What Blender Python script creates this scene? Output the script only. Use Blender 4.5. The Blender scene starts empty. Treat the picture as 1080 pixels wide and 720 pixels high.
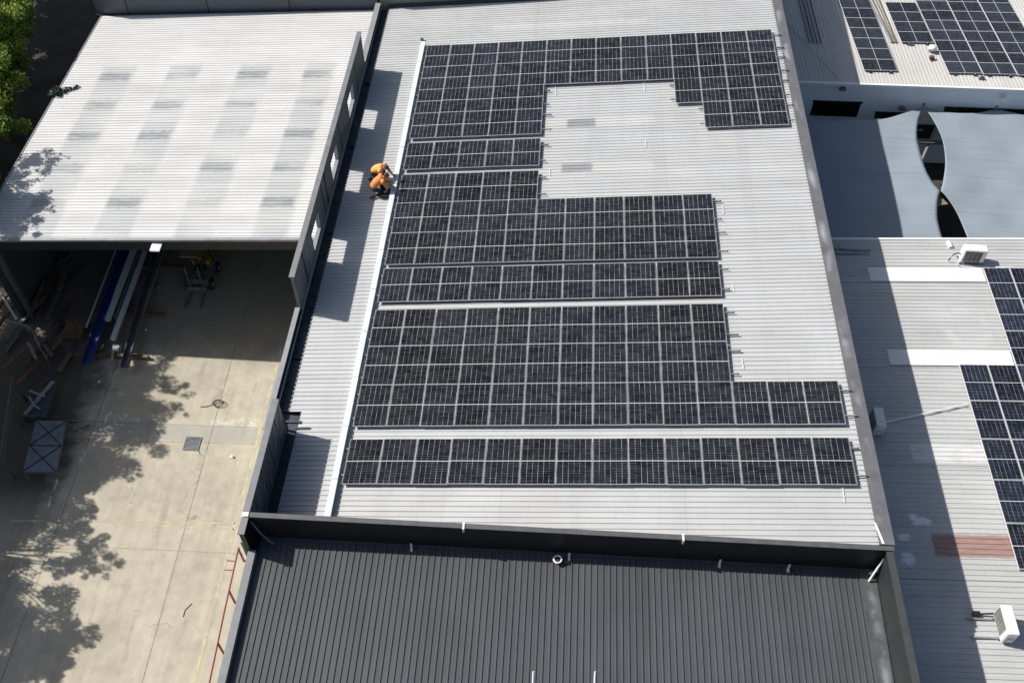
import bpy, bmesh, math, random
from mathutils import Vector, Matrix
import numpy as np
rnd = random.Random(7)
scn = bpy.context.scene
COL = scn.collection
RAD = math.radians

# ------------------------------------------------------------ camera
CC = Vector((6.5301247, -16.2751885, 27.3706873))
CR = Vector((0.99823245, 0.05940974, -0.00156915))
CU = Vector((-0.04483571, 0.77015775, 0.63627573))
CF = Vector((-0.03900947, 0.63508072, -0.77146013))
FPX = 1036.449
cam = bpy.data.cameras.new('camera'); camo = bpy.data.objects.new('camera', cam); COL.objects.link(camo)
m = Matrix((CR, CU, -CF)).transposed().to_4x4(); m.translation = CC
camo.matrix_world = m
cam.sensor_width = 36; cam.lens = FPX / 1080 * 36; cam.clip_start = 0.5; cam.clip_end = 2000
scn.camera = camo
# ------------------------------------------------------------ light
SUN = Vector((0.99, -0.25, -1.0)).normalized()       # direction the light travels
w = bpy.data.worlds.new('World'); scn.world = w; w.use_nodes = True
wn = w.node_tree; bg = wn.nodes['Background']
sky = wn.nodes.new('ShaderNodeTexSky'); sky.sky_type = 'NISHITA'; sky.sun_disc = False
sky.sun_elevation = math.asin(-SUN.z); sky.sun_rotation = math.atan2(-SUN.x, -SUN.y)
sky.air_density = 1.0; sky.dust_density = 2.2; sky.ozone_density = 1.0
wn.links.new(sky.outputs[0], bg.inputs[0]); bg.inputs[1].default_value = 0.076
sl = bpy.data.lights.new('sun', 'SUN'); sl.energy = 4.8; sl.angle = RAD(0.55); sl.color = (1.0, 0.965, 0.91)
so = bpy.data.objects.new('sun', sl); COL.objects.link(so); so.rotation_euler = SUN.to_track_quat('-Z', 'Y').to_euler()
so.location = (-20, 5, 30)
scn.view_settings.view_transform = 'Standard'; scn.view_settings.look = 'None'
scn.view_settings.exposure = 0.22; scn.view_settings.gamma = 1.0; scn.view_settings.use_curve_mapping = False

# ------------------------------------------------------------ geometry helpers
TS = math.tan(RAD(5.3)); AS = RAD(5.3)
def plane_at(px, py, z0, sx=0.0, sy=0.0):
    """point where the sight line through a photo pixel meets the plane z = z0 + sx*x + sy*y"""
    d = CF + CR * ((px - 540) / FPX) + CU * ((360 - py) / FPX)
    n = Vector((-sx, -sy, 1.0)); t = (z0 - n.dot(CC)) / n.dot(d)
    return CC + d * t
GZ = -6.8
def G(px, py, z=GZ): return plane_at(px, py, z)
def RR(px, py, dz=0.0): return plane_at(px, py, -2.1 - 19 * .055 + dz, .055)
def TR(px, py, dz=0.0): return plane_at(px, py, -3.6 + .03 * 27.7 + dz, 0, -.03)
def MR(px, py, dz=-.175): return plane_at(px, py, dz, TS)
def ROOF(xr, y, zr): return Vector((math.cos(AS) * xr - math.sin(AS) * zr, y, math.sin(AS) * xr + math.cos(AS) * zr))

class MB:
    def __init__(s): s.v = []; s.f = []
    def add(s, vs, fs):
        o = len(s.v); s.v += [Vector(p) for p in vs]; s.f += [tuple(i + o for i in q) for q in fs]; return s
    def hexa(s, p):   # p: 4 bottom ccw, 4 top ccw
        return s.add(p, [(3, 2, 1, 0), (4, 5, 6, 7), (0, 1, 5, 4), (1, 2, 6, 5), (2, 3, 7, 6), (3, 0, 4, 7)])
    def box(s, x0, x1, y0, y1, z0, z1):
        return s.hexa([(x0, y0, z0), (x1, y0, z0), (x1, y1, z0), (x0, y1, z0), (x0, y0, z1), (x1, y0, z1), (x1, y1, z1), (x0, y1, z1)])
    def slab(s, x0, x1, y0, y1, zf, t):   # box whose top follows zf(x,y)
        c = [(x0, y0), (x1, y0), (x1, y1), (x0, y1)]
        return s.hexa([(x, y, zf(x, y) - t) for x, y in c] + [(x, y, zf(x, y)) for x, y in c])
    def bar(s, a, b, wx, wz=None, up=Vector((0, 0, 1))):
        a = Vector(a); b = Vector(b); wz = wx if wz is None else wz
        d = (b - a).normalized(); sd = d.cross(up)
        if sd.length < 1e-4: sd = Vector((1, 0, 0))
        sd.normalize(); u = sd.cross(d)
        q = [(-1, -1), (1, -1), (1, 1), (-1, 1)]
        return s.hexa([a + sd * (i * wx / 2) + u * (j * wz / 2) for i, j in q][::1] + [b + sd * (i * wx / 2) + u * (j * wz / 2) for i, j in q])
    def tube(s, pts, r, n=8, cap=True):
        pts = [Vector(p) for p in pts]; o = len(s.v); rs = r if isinstance(r, (list, tuple)) else [r] * len(pts)
        for k, p in enumerate(pts):
            d = (pts[min(k + 1, len(pts) - 1)] - pts[max(k - 1, 0)])
            if d.length < 1e-6: d = Vector((0, 0, 1))
            d.normalize()
            a = d.cross(Vector((0, 0, 1)) if abs(d.z) < .9 else Vector((1, 0, 0))).normalized(); b = d.cross(a)
            for i in range(n):
                t = 2 * math.pi * i / n; s.v.append(p + (a * math.cos(t) + b * math.sin(t)) * rs[k])
        for k in range(len(pts) - 1):
            for i in range(n):
                s.f.append((o + k * n + i, o + k * n + (i + 1) % n, o + (k + 1) * n + (i + 1) % n, o + (k + 1) * n + i))
        if cap:
            s.f.append(tuple(o + i for i in range(n))[::-1]); s.f.append(tuple(o + (len(pts) - 1) * n + i for i in range(n)))
        return s
    def cyl(s, c, r, h, n=16): return s.tube([c, Vector(c) + Vector((0, 0, h))], r, n)
    def ribs(s, axis, a0, a1, b0, b1, zf, pitch=.19, h=.027, wb=.055, wt=.026, phase=0.0, seg=1):
        """ribbed sheet: ribs run along axis ('x' or 'y'); a = range along the ribs, b = across them"""
        prof = [(b0, 0)]; t = b0 + phase + pitch / 2
        while t + wb / 2 < b1:
            prof += [(t - wb / 2, 0), (t - wt / 2, h), (t + wt / 2, h), (t + wb / 2, 0)]; t += pitch
        prof.append((b1, 0)); o = len(s.v); n = len(prof)
        for k in range(seg + 1):
            aa = a0 + (a1 - a0) * k / seg
            for b, dz in prof:
                x, y = (aa, b) if axis == 'x' else (b, aa)
                s.v.append(Vector((x, y, zf(x, y) + dz)))
        for k in range(seg):
            for i in range(n - 1):
                q = (o + k * n + i, o + (k + 1) * n + i, o + (k + 1) * n + i + 1, o + k * n + i + 1)
                s.f.append(q if axis == 'x' else q[::-1])
        return s
    def build(s, name, mat, parent=None, origin=None, smooth=False, label=None):
        base = Vector((0, 0, 0))
        if parent is not None: base = parent['_b'] if False else WORLDLOC[parent.name]
        org = Vector(origin) if origin is not None else base
        me = bpy.data.meshes.new(name); me.from_pydata([tuple(v - org) for v in s.v], [], s.f); me.update()
        if smooth:
            me.polygons.foreach_set('use_smooth', [True] * len(me.polygons))
        if mat: me.materials.append(mat)
        o = bpy.data.objects.new(name, me); COL.objects.link(o)
        if parent is not None: o.parent = parent; o.location = org - base
        else: o.location = org
        WORLDLOC[o.name] = org.copy()
        if label: o['label'] = label
        return o
WORLDLOC = {}
def tag(o, label, cat, group=None):
    o['label'] = label; o['category'] = cat
    if group: o['group'] = group
    return o
def struct(o): o['kind'] = 'structure'; return o
def thing(name, label, cat, loc=(0, 0, 0), group=None):
    o = bpy.data.objects.new(name, None); COL.objects.link(o); o.location = loc; o.empty_display_size = .2
    WORLDLOC[o.name] = Vector(loc); return tag(o, label, cat, group)
def copy_tree(root):
    r = root.copy(); COL.objects.link(r)
    for ch in list(root.children):
        c = ch.copy(); COL.objects.link(c); c.parent = r
        for g in list(ch.children):
            d = g.copy(); COL.objects.link(d); d.parent = c
    return r

# ------------------------------------------------------------ materials
class NT:
    def __init__(s, name):
        s.m = bpy.data.materials.new(name); s.m.use_nodes = True; s.t = s.m.node_tree
        s.b = s.t.nodes['Principled BSDF']; s.pos = None
    def n(s, typ, **kw):
        x = s.t.nodes.new(typ)
        for k, v in kw.items(): setattr(x, k, v)
        return x
    def l(s, a, b): s.t.links.new(a, b)
    def put(s, sock, val):
        if isinstance(val, bpy.types.NodeSocket): s.l(val, sock)
        else: sock.default_value = val
    def math(s, op, a, b=0.0, c=None):
        x = s.n('ShaderNodeMath', operation=op); s.put(x.inputs[0], a); s.put(x.inputs[1], b)
        if c is not None: s.put(x.inputs[2], c)
        return x.outputs[0]
    def P(s):
        if s.pos is None: s.pos = s.n('ShaderNodeNewGeometry').outputs['Position']
        return s.pos
    def O(s): return s.n('ShaderNodeTexCoord').outputs['Object']
    def xyz(s, v): x = s.n('ShaderNodeSeparateXYZ'); s.l(v, x.inputs[0]); return x.outputs
    def noise(s, scale=(1, 1, 1), sc=1.0, detail=4.0, vec=None, rough=.55):
        mp = s.n('ShaderNodeMapping'); mp.inputs['Scale'].default_value = scale; s.l(vec or s.P(), mp.inputs[0])
        x = s.n('ShaderNodeTexNoise'); x.inputs['Scale'].default_value = sc; x.inputs['Detail'].default_value = detail
        x.inputs['Roughness'].default_value = rough; s.l(mp.outputs[0], x.inputs[0]); return x.outputs[0]
    def ramp(s, v, a, b, lo=0.0, hi=1.0):
        x = s.n('ShaderNodeMapRange'); x.clamp = True; s.put(x.inputs[0], v)
        x.inputs[1].default_value = a; x.inputs[2].default_value = b; x.inputs[3].default_value = lo; x.inputs[4].default_value = hi
        return x.outputs[0]
    def mix(s, f, a, b):
        x = s.n('ShaderNodeMix', data_type='RGBA'); s.put(x.inputs[0], f)
        for i, v in ((6, a), (7, b)):
            if isinstance(v, bpy.types.NodeSocket): s.l(v, x.inputs[i])
            else: x.inputs[i].default_value = (*v, 1) if len(v) == 3 else v
        return x.outputs[2]
    def mul(s, col, f):   # multiply colour by a value
        x = s.n('ShaderNodeVectorMath', operation='SCALE'); 
        if isinstance(col, bpy.types.NodeSocket): s.l(col, x.inputs[0])
        else: x.inputs[0].default_value = col
        s.put(x.inputs['Scale'], f); return x.outputs[0]
    def rect(s, x0, x1, y0, y1, soft=.03, wob=None, v=None):
        c = s.xyz(v or s.P()); X, Y = c[0], c[1]
        if wob is not None: X = s.math('ADD', X, wob); Y = s.math('ADD', Y, wob)
        a = s.ramp(X, x0 - soft, x0 + soft); b = s.ramp(X, x1 - soft, x1 + soft, 1, 0)
        d = s.ramp(Y, y0 - soft, y0 + soft); e = s.ramp(Y, y1 - soft, y1 + soft, 1, 0)
        return s.math('MULTIPLY', s.math('MULTIPLY', a, b), s.math('MULTIPLY', d, e))
    def line(s, p, q, wd, v=None):   # distance to the infinite line p-q in plan
        c = s.xyz(v or s.P()); dx, dy = q[0] - p[0], q[1] - p[1]; L = math.hypot(dx, dy); nx, ny = -dy / L, dx / L
        t = s.math('ADD', s.math('MULTIPLY', c[0], nx), s.math('MULTIPLY', c[1], ny))
        t = s.math('ABSOLUTE', s.math('SUBTRACT', t, p[0] * nx + p[1] * ny)); return s.ramp(t, wd * .6, wd * 1.2, 1, 0)
    def fin(s, col, rough=.6, metal=0.0, spec=.5, bump=None, bs=.2, bd=.01):
        if isinstance(col, bpy.types.NodeSocket): s.l(col, s.b.inputs['Base Color'])
        else: s.b.inputs['Base Color'].default_value = (*col, 1)
        s.put(s.b.inputs['Roughness'], rough); s.b.inputs['Metallic'].default_value = metal
        s.b.inputs['Specular IOR Level'].default_value = spec
        if bump is not None:
            bp = s.n('ShaderNodeBump'); bp.inputs['Strength'].default_value = bs; bp.inputs['Distance'].default_value = bd
            s.l(bump, bp.inputs['Height']); s.l(bp.outputs[0], s.b.inputs['Normal'])
        return s.m
_cache = {}
def plain(name, col, rough=.6, metal=0.0, var=.18, sc=3.0, spec=.5):
    if name in _cache: return _cache[name]
    t = NT(name); n1 = t.noise(sc=sc, detail=5); n2 = t.noise(sc=sc * 9, detail=3)
    f = t.math('ADD', t.ramp(n1, .3, .7, 1 - var, 1 + var * .6), t.ramp(n2, .3, .7, -var * .3, var * .3))
    _cache[name] = t.fin(t.mul(col, f), rough, metal, spec, n2, .1, .004); return _cache[name]

def roof_mat(name, col, axis, extra=None, rough=.5, lap=None, var=.06):
    t = NT(name)
    sx = (.25, 5.3, 1) if axis == 'x' else (5.3, .25, 1)
    st = t.noise(sx, 1.0, 5); big = t.noise((1, 1, 1), .35, 4); fine = t.noise((1, 1, 1), 7, 3)
    f = t.math('ADD', t.ramp(st, .3, .7, 1 - var, 1 + var), t.ramp(big, .3, .7, -var, var))
    f = t.math('ADD', f, t.ramp(fine, .3, .7, -var * .4, var * .4))
    # sheets are 0.76 m wide: every sheet a touch different
    c = t.xyz(t.P()); k = c[1] if axis == 'x' else c[0]
    wn_ = t.n('ShaderNodeTexWhiteNoise', noise_dimensions='1D'); t.l(t.math('FLOOR', t.math('DIVIDE', k, .76)), wn_.inputs['W'])
    f = t.math('ADD', f, t.ramp(wn_.outputs['Value'], 0, 1, -var * .5, var * .5))
    cc = t.mul(col, f)
    o_ = c[0] if axis == 'x' else c[1]
    pf = t.ramp(t.math('ABSOLUTE', t.math('SUBTRACT', t.math('FRACT', t.math('DIVIDE', o_, 1.35)), .5)), .0, .028, 1, 0)
    rb = t.ramp(t.math('ABSOLUTE', t.math('SUBTRACT', t.math('FRACT', t.math('DIVIDE', k, .19)), .5)), .0, .25, 1, .35)
    cc = t.mix(t.math('MULTIPLY', t.math('MULTIPLY', pf, rb), t.ramp(t.noise(sc=1.2, detail=3), .35, .65, .06, .3)), cc, (col[0] * .6, col[1] * .6, col[2] * .6))
    yel = t.ramp(t.noise((1, 1, 1), .5, 5), .55, .8, 0, .35)
    cc = t.mix(yel, cc, (col[0] * .95, col[1] * .9, col[2] * .78))
    sp = t.ramp(t.noise((1, 1, 1), 14, 2), .73, .78, 0, .5)
    cc = t.mix(sp, cc, (col[0] * .5, col[1] * .48, col[2] * .45))
    if extra: cc = extra(t, cc)
    return t.fin(cc, rough, 0.0, .4)

def main_extra(t, cc):
    wob = t.ramp(t.noise((1, 1, 1), 3, 3), 0, 1, -.1, .1)
    for (px0, py0, px1, py1, col, s) in ((598, 125, 628, 135, (.26, .27, .27), .9), (628, 121, 690, 133, (.56, .555, .52), .6), (540, 126, 598, 134, (.56, .55, .5), .5),
                                         (592, 172, 625, 182, (.27, .28, .28), .9), (625, 169, 690, 181, (.56, .555, .52), .6),
                                         (520, 19, 682, 33, (.56, .555, .52), .6)):
        a = MR(px0, py1); b = MR(px1, py0)
        cc = t.mix(t.math('MULTIPLY', t.rect(a.x, b.x, a.y, b.y, .07, t.math('MULTIPLY', wob, .6)), s), cc, col)
    band = t.noise((1.1, .08, 1), 1.0, 3); cc = t.mix(t.ramp(band, .5, .72, 0, .3), cc, (.36, .365, .37))
    brn = t.math('MULTIPLY', t.ramp(t.noise((.25, 3.2, 1), 1.2, 5), .55, .75), t.rect(5.0, 16.3, -2, 28, 1.0)); cc = t.mix(t.math('MULTIPLY', brn, .3), cc, (.38, .35, .30))
    for x in (5.2, 10.9): cc = t.mix(t.math('MULTIPLY', t.line((x, 0), (x, 1), .02), .15), cc, (.2, .2, .2))   # sheet end laps
    return cc
def shed_extra(t, cc):
    wob = t.ramp(t.noise((2, 4, 1), 2.2, 4), 0, 1, -.22, .22)
    c = t.xyz(t.P()); Y = t.math('ADD', c[1], wob)
    q = t.math('FRACT', t.math('DIVIDE', t.math('SUBTRACT', Y, 13.4), 2.25)); strk = t.ramp(t.noise((.35, 5, 1), 1.0, 6), .3, .65, .45, 1.15); cell = t.ramp(t.noise((.3, .45, 1), 1.0, 1), .35, .6, .35, 1.1)
    dark = t.math('MULTIPLY', t.ramp(q, .0, .05), t.ramp(q, .24, .31, 1, 0))
    q2 = t.math('FRACT', t.math('DIVIDE', t.math('SUBTRACT', Y, 12.2), 2.25)); g2 = t.math('MULTIPLY', t.ramp(q2, .0, .08), t.ramp(q2, .35, .5, 1, 0))
    for x0, x1 in ((-14.2, -12.6), (-10.9, -9.1), (-7.4, -5.85)):
        r0 = t.math('MULTIPLY', t.rect(x0, x1, 12.4, 23.4, .35), t.math('MULTIPLY', g2, strk))
        cc = t.mix(t.math('MULTIPLY', r0, .4), cc, (.44, .44, .41))
    for x0, x1 in ((-15.9, -14.25), (-12.55, -10.95), (-9.05, -7.45), (-5.8, -4.3)):
        r = t.rect(x0, x1, 11.5, 23.6, .12, t.math('MULTIPLY', wob, .5))
        cc = t.mix(t.math('MULTIPLY', t.math('MULTIPLY', r, .85), t.math('MINIMUM', t.math('MULTIPLY', strk, cell), 1.0)), cc, (.43, .44, .44))
        r2 = t.math('MULTIPLY', t.rect(x0, x1 - .15, 12.5, 23.6, .1), dark)
        r2 = t.math('MULTIPLY', r2, t.ramp(t.noise((1, 5, 1), 1.2, 4), .25, .6, .35, 1))
        cc = t.mix(t.math('MULTIPLY', t.math('MULTIPLY', r2, .9), t.math('MINIMUM', t.math('MULTIPLY', strk, cell), 1.0)), cc, (.24, .25, .26))
        rr = t.math('MULTIPLY', t.rect(x1, x1 + 1.3, 12.5, 23.6, .25), dark)
        cc = t.mix(t.math('MULTIPLY', rr, .22), cc, (.58, .55, .46))
    return cc
M_ROOF = roof_mat('main_roof_sheet', (.47, .475, .475), 'x', main_extra, .42)
M_SHED = roof_mat('shed_roof_sheet', (.585, .585, .572), 'x', shed_extra, .5)
def right_extra(t, cc):
    wob = t.ramp(t.noise((1, 6, 1), 3, 4), 0, 1, -.3, .3)
    r = t.rect(19.5, 30.0, -.36, .47, .05, t.math('MULTIPLY', wob, .35))
    cc = t.mix(t.math('MULTIPLY', r, t.ramp(t.noise((1, 4, 1), 2, 5), .2, .7, .7, 1.0)), cc, (.30, .175, .15))
    c = t.xyz(t.P())
    d = t.math('POWER', t.math('ADD', t.math('POWER', t.math('SUBTRACT', c[0], 22.75), 2.0), t.math('POWER', t.math('MULTIPLY', t.math('SUBTRACT', c[1], 9.55), .9), 2.0)), .5)
    ring = t.math('MULTIPLY', t.ramp(d, .5, .75), t.ramp(d, .8, 1.1, 1, 0))
    ring = t.math('MULTIPLY', ring, t.ramp(t.noise(sc=1.6, detail=4), .4, .65)); cc = t.mix(t.math('MULTIPLY', ring, .5), cc, (.60, .60, .59))
    r = t.rect(19.5, 22.1, 3.3, 4.05, .04, t.math('MULTIPLY', wob, .12))
    cc = t.mix(t.math('MULTIPLY', r, t.ramp(t.noise((1, 2, 1), 2.5, 4), .3, .6, .35, .8)), cc, (.68, .68, .67))
    for (px, py, w_, h_) in ((971.5, 549, .30, .16), (962, 545, .12, .1), (953, 566, .17, .10), (957.5, 591, .16, .14), (955, 584, .14, .09)):
        p = RR(px, py); r = t.rect(p.x - w_, p.x + w_, p.y - h_, p.y + h_, .05, t.ramp(t.noise(sc=5, detail=4), .3, .7, -.1, .1))
        cc = t.mix(t.math('MULTIPLY', r, .9), cc, (.82, .83, .84))
    for y in (-1.2, 3.1, 7.5, 11.9):
        cc = t.mix(t.math('MULTIPLY', t.line((0, y), (1, y), .02), .5), cc, (.22, .16, .14))
    return cc
M_RIGHT = roof_mat('workshop_roof_sheet', (.45, .455, .45), 'x', right_extra, .5, var=.08)
M_TR = roof_mat('office_roof_sheet', (.50, .49, .47), 'y', None, .5)
M_BLACK = roof_mat('charcoal_roof_sheet', (.072, .077, .084), 'y', None, .42, var=.1)
M_BLACKWALL = plain('black_painted_metal', (.012, .013, .014), .5, var=.2)
M_DARKMETAL = plain('dark_blue_metal', (.05, .06, .075), .5, var=.3)
M_GUTTER = plain('gutter_metal', (.045, .055, .07), .5, var=.5)
M_CLAD = plain('grey_green_cladding', (.16, .175, .175), .55, var=.2)
M_CAP = plain('cap_flashing_grey', (.20, .205, .21), .5, var=.15)
M_CAPL = plain('cap_flashing_light', (.27, .28, .29), .5, var=.15)
M_BLACKCAP = plain('parapet_cap', (.10, .10, .103), .5, var=.2)
def edge_cap():
    t = NT('worn_edge_capping')
    n = t.noise((.8, .5, 1), 1.3, 2); c = t.xyz(t.P())
    band = t.math('MULTIPLY', t.ramp(c[0], 16.42, 16.55), t.ramp(c[0], 16.6, 16.78, 1, 0))
    f = t.math('MULTIPLY', t.ramp(n, .50, .66, 0, .85), band)
    base = t.mul((.135, .135, .145), t.ramp(t.noise(sc=2.5, detail=5), .3, .7, .85, 1.12))
    return t.fin(t.mix(f, base, (.36, .37, .39)), .5)
M_EDGE = edge_cap()
M_CONCWALL = plain('rendered_wall', (.33, .34, .34), .8, var=.1)
M_WHITEWALL = plain('pale_blue_wall', (.78, .84, .88), .7, var=.06)
M_WHITE = plain('white_paint', (.78, .79, .80), .4, var=.05)
M_TRAY = plain('white_tray_metal', (.62, .68, .70), .35, var=.06)
M_ALU = plain('aluminium', (.70, .71, .72), .35, 0, var=.08)
M_GALV = plain('galvanised_steel', (.30, .31, .32), .45, .3, var=.2)
M_DGALV = plain('weathered_steel', (.16, .165, .17), .5, .3, var=.3)
M_OLIVE = plain('olive_render', (.27, .29, .22), .8, var=.1)
M_NAVY = plain('navy_cladding', (.085, .10, .125), .5, var=.12)
M_RUST = plain('rusty_steel', (.13, .065, .04), .8, var=.5)
M_BROWN = plain('old_timber', (.16, .11, .065), .8, var=.4)
M_RED = plain('red_oxide_paint', (.26, .05, .035), .5, var=.25)
M_BLUE = plain('blue_paint', (.03, .05, .20), .4, var=.2)
M_RUBBER = plain('black_rubber', (.012, .012, .013), .6, var=.3)
M_YELLOW = plain('yellow_machine_paint', (.30, .22, .03), .45, var=.2)
M_TAN = plain('tan_canvas', (.25, .21, .13), .8, var=.2)
M_SKYL = plain('white_fibreglass', (.74, .74, .73), .4, var=.05)
M_SEAT = plain('black_vinyl', (.03, .03, .03), .4)

M_OLDP = plain('old_dull_pipe', (.07, .072, .075), .6)
def concrete():
    t = NT('yard_concrete')
    n1 = t.noise(sc=.35, detail=6); n2 = t.noise(sc=2.2, detail=6); n3 = t.noise(sc=25, detail=3)
    tyre = t.noise((2.2, .12, 1), 1.6, 5)
    f = t.math('ADD', t.ramp(n1, .3, .7, .86, 1.08), t.ramp(n2, .3, .7, -.10, .09))
    f = t.math('ADD', f, t.ramp(n3, .3, .7, -.05, .05)); f = t.math('ADD', f, t.ramp(tyre, .35, .7, .05, -.09))
    cc = t.mul((.455, .412, .325), f)
    cc = t.mix(t.ramp(n2, .62, .8, 0, .35), cc, (.33, .27, .20))
    # a newer, greyer strip of concrete across the yard
    wob = t.ramp(t.noise(sc=1.5, detail=4), 0, 1, -.15, .15)
    cc = t.mix(t.math('MULTIPLY', t.rect(-13.2, -5.0, 5.72, 6.5, .04), .55), cc, (.33, .325, .30))
    cc = t.mix(t.math('MULTIPLY', t.rect(-7.7, -5.6, 6.55, 7.0, .06, wob), t.ramp(t.noise(sc=5, detail=5), .42, .6, 0, .55)), cc, (.62, .60, .54))
    for sp in ((-8.6, 9, .9), (-6.6, 3.4, .6), (-9, -2.6, .8), (-6.4, .2, .5), (-10.5, 3, .8)):
        c = t.xyz(t.P()); d = t.math('POWER', t.math('ADD', t.math('POWER', t.math('SUBTRACT', c[0], sp[0]), 2.0), t.math('POWER', t.math('SUBTRACT', c[1], sp[1]), 2.0)), .5)
        d = t.math('ADD', d, t.math('MULTIPLY', wob, 3.0))
        cc = t.mix(t.ramp(d, sp[2] * .3, sp[2], .22, 0), cc, (.25, .21, .16))
    for (p, q, wd, s) in (((-7.58, 11.13), (-7.22, -4.38), .022, .75), ((-12.9, 6.42), (-5.68, 6.55), .02, .6), ((-9.23, 5.62), (-5.48, 5.7), .018, .5),
                          ((-9.5, .71), (-4.9, .74), .018, .5), ((-12.6, 10), (-12.2, -4), .025, .7), ((-9, 12.3), (-5, 12.35), .02, .5), ((-9, -5.2), (-5, -5.2), .02, .5)):
        ln = t.math('MULTIPLY', t.line(p, q, wd), t.ramp(t.noise(sc=2.5, detail=4), .3, .6, .35, 1)); cc = t.mix(t.math('MULTIPLY', ln, s), cc, (.12, .10, .08))
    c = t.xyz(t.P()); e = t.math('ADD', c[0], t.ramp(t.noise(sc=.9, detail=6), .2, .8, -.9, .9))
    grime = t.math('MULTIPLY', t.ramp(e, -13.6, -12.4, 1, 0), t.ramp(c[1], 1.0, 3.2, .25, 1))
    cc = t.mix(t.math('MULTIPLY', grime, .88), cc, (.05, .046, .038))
    shed_shade = t.math('MULTIPLY', t.ramp(t.math('ADD', c[1], t.ramp(n1, .3, .7, -1, 1)), 9.6, 11.2), t.ramp(n1, .3, .65, .45, .8))  # shade under the shed painted into the concrete colour, uneven edge
    cc = t.mix(shed_shade, cc, (.20, .18, .145))
    vor = t.n('ShaderNodeTexVoronoi', feature='DISTANCE_TO_EDGE'); vor.inputs['Scale'].default_value = .22
    wv = t.n('ShaderNodeVectorMath', operation='ADD'); nz = t.n('ShaderNodeTexNoise'); nz.inputs['Scale'].default_value = 1.3; nz.inputs['Detail'].default_value = 5; t.l(t.P(), nz.inputs[0])
    t.l(t.P(), wv.inputs[0]); t.l(nz.outputs['Color'], wv.inputs[1]); t.l(wv.outputs[0], vor.inputs['Vector'])
    crk = t.math('MULTIPLY', t.ramp(vor.outputs['Distance'], .0, .0035, 1, 0), t.ramp(t.noise(sc=.5, detail=3), .5, .6, 0, .6))
    cc = t.mix(crk, cc, (.12, .10, .08))
    dots = t.ramp(t.noise(sc=6, detail=2), .70, .76, 0, .5); cc = t.mix(dots, cc, (.20, .17, .13))
    for (p, q) in (((-7.9, -8), (-8.6, 8)), ((-9.7, -8), (-10.2, 8)), ((-6.5, -8), (-6.1, 9))):
        cc = t.mix(t.math('MULTIPLY', t.line(p, q, .13), t.ramp(t.noise((1.5, .5, 1), 1.5, 4), .45, .65, 0, .28)), cc, (.20, .18, .15))
    return t.fin(cc, .85, 0, .3, n3, .3, .006)
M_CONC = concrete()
def paint(name, col, thr=.42, sc=3.0):
    t = NT(name); n = t.noise((1, 1, 1), sc, 6, rough=.7)
    cc = t.mix(t.ramp(n, thr, thr + .12), (.40, .36, .28), col); return t.fin(cc, .8, 0, .3)
M_YLINE = paint('worn_yellow_paint', (.54, .48, .27), .46)
M_YFAINT = paint('faint_yellow_paint', (.50, .45, .28), .48)
M_WLINE = paint('worn_white_paint', (.66, .65, .60), .45)
def asphalt():
    t = NT('asphalt'); n = t.noise(sc=.6, detail=6); n2 = t.noise(sc=18, detail=4)
    return t.fin(t.mul((.055, .052, .048), t.math('ADD', t.ramp(n, .3, .7, .7, 1.3), t.ramp(n2, .3, .7, -.2, .2))), .9, 0, .3, n2, .4, .01)
M_ASPH = asphalt()

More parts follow.
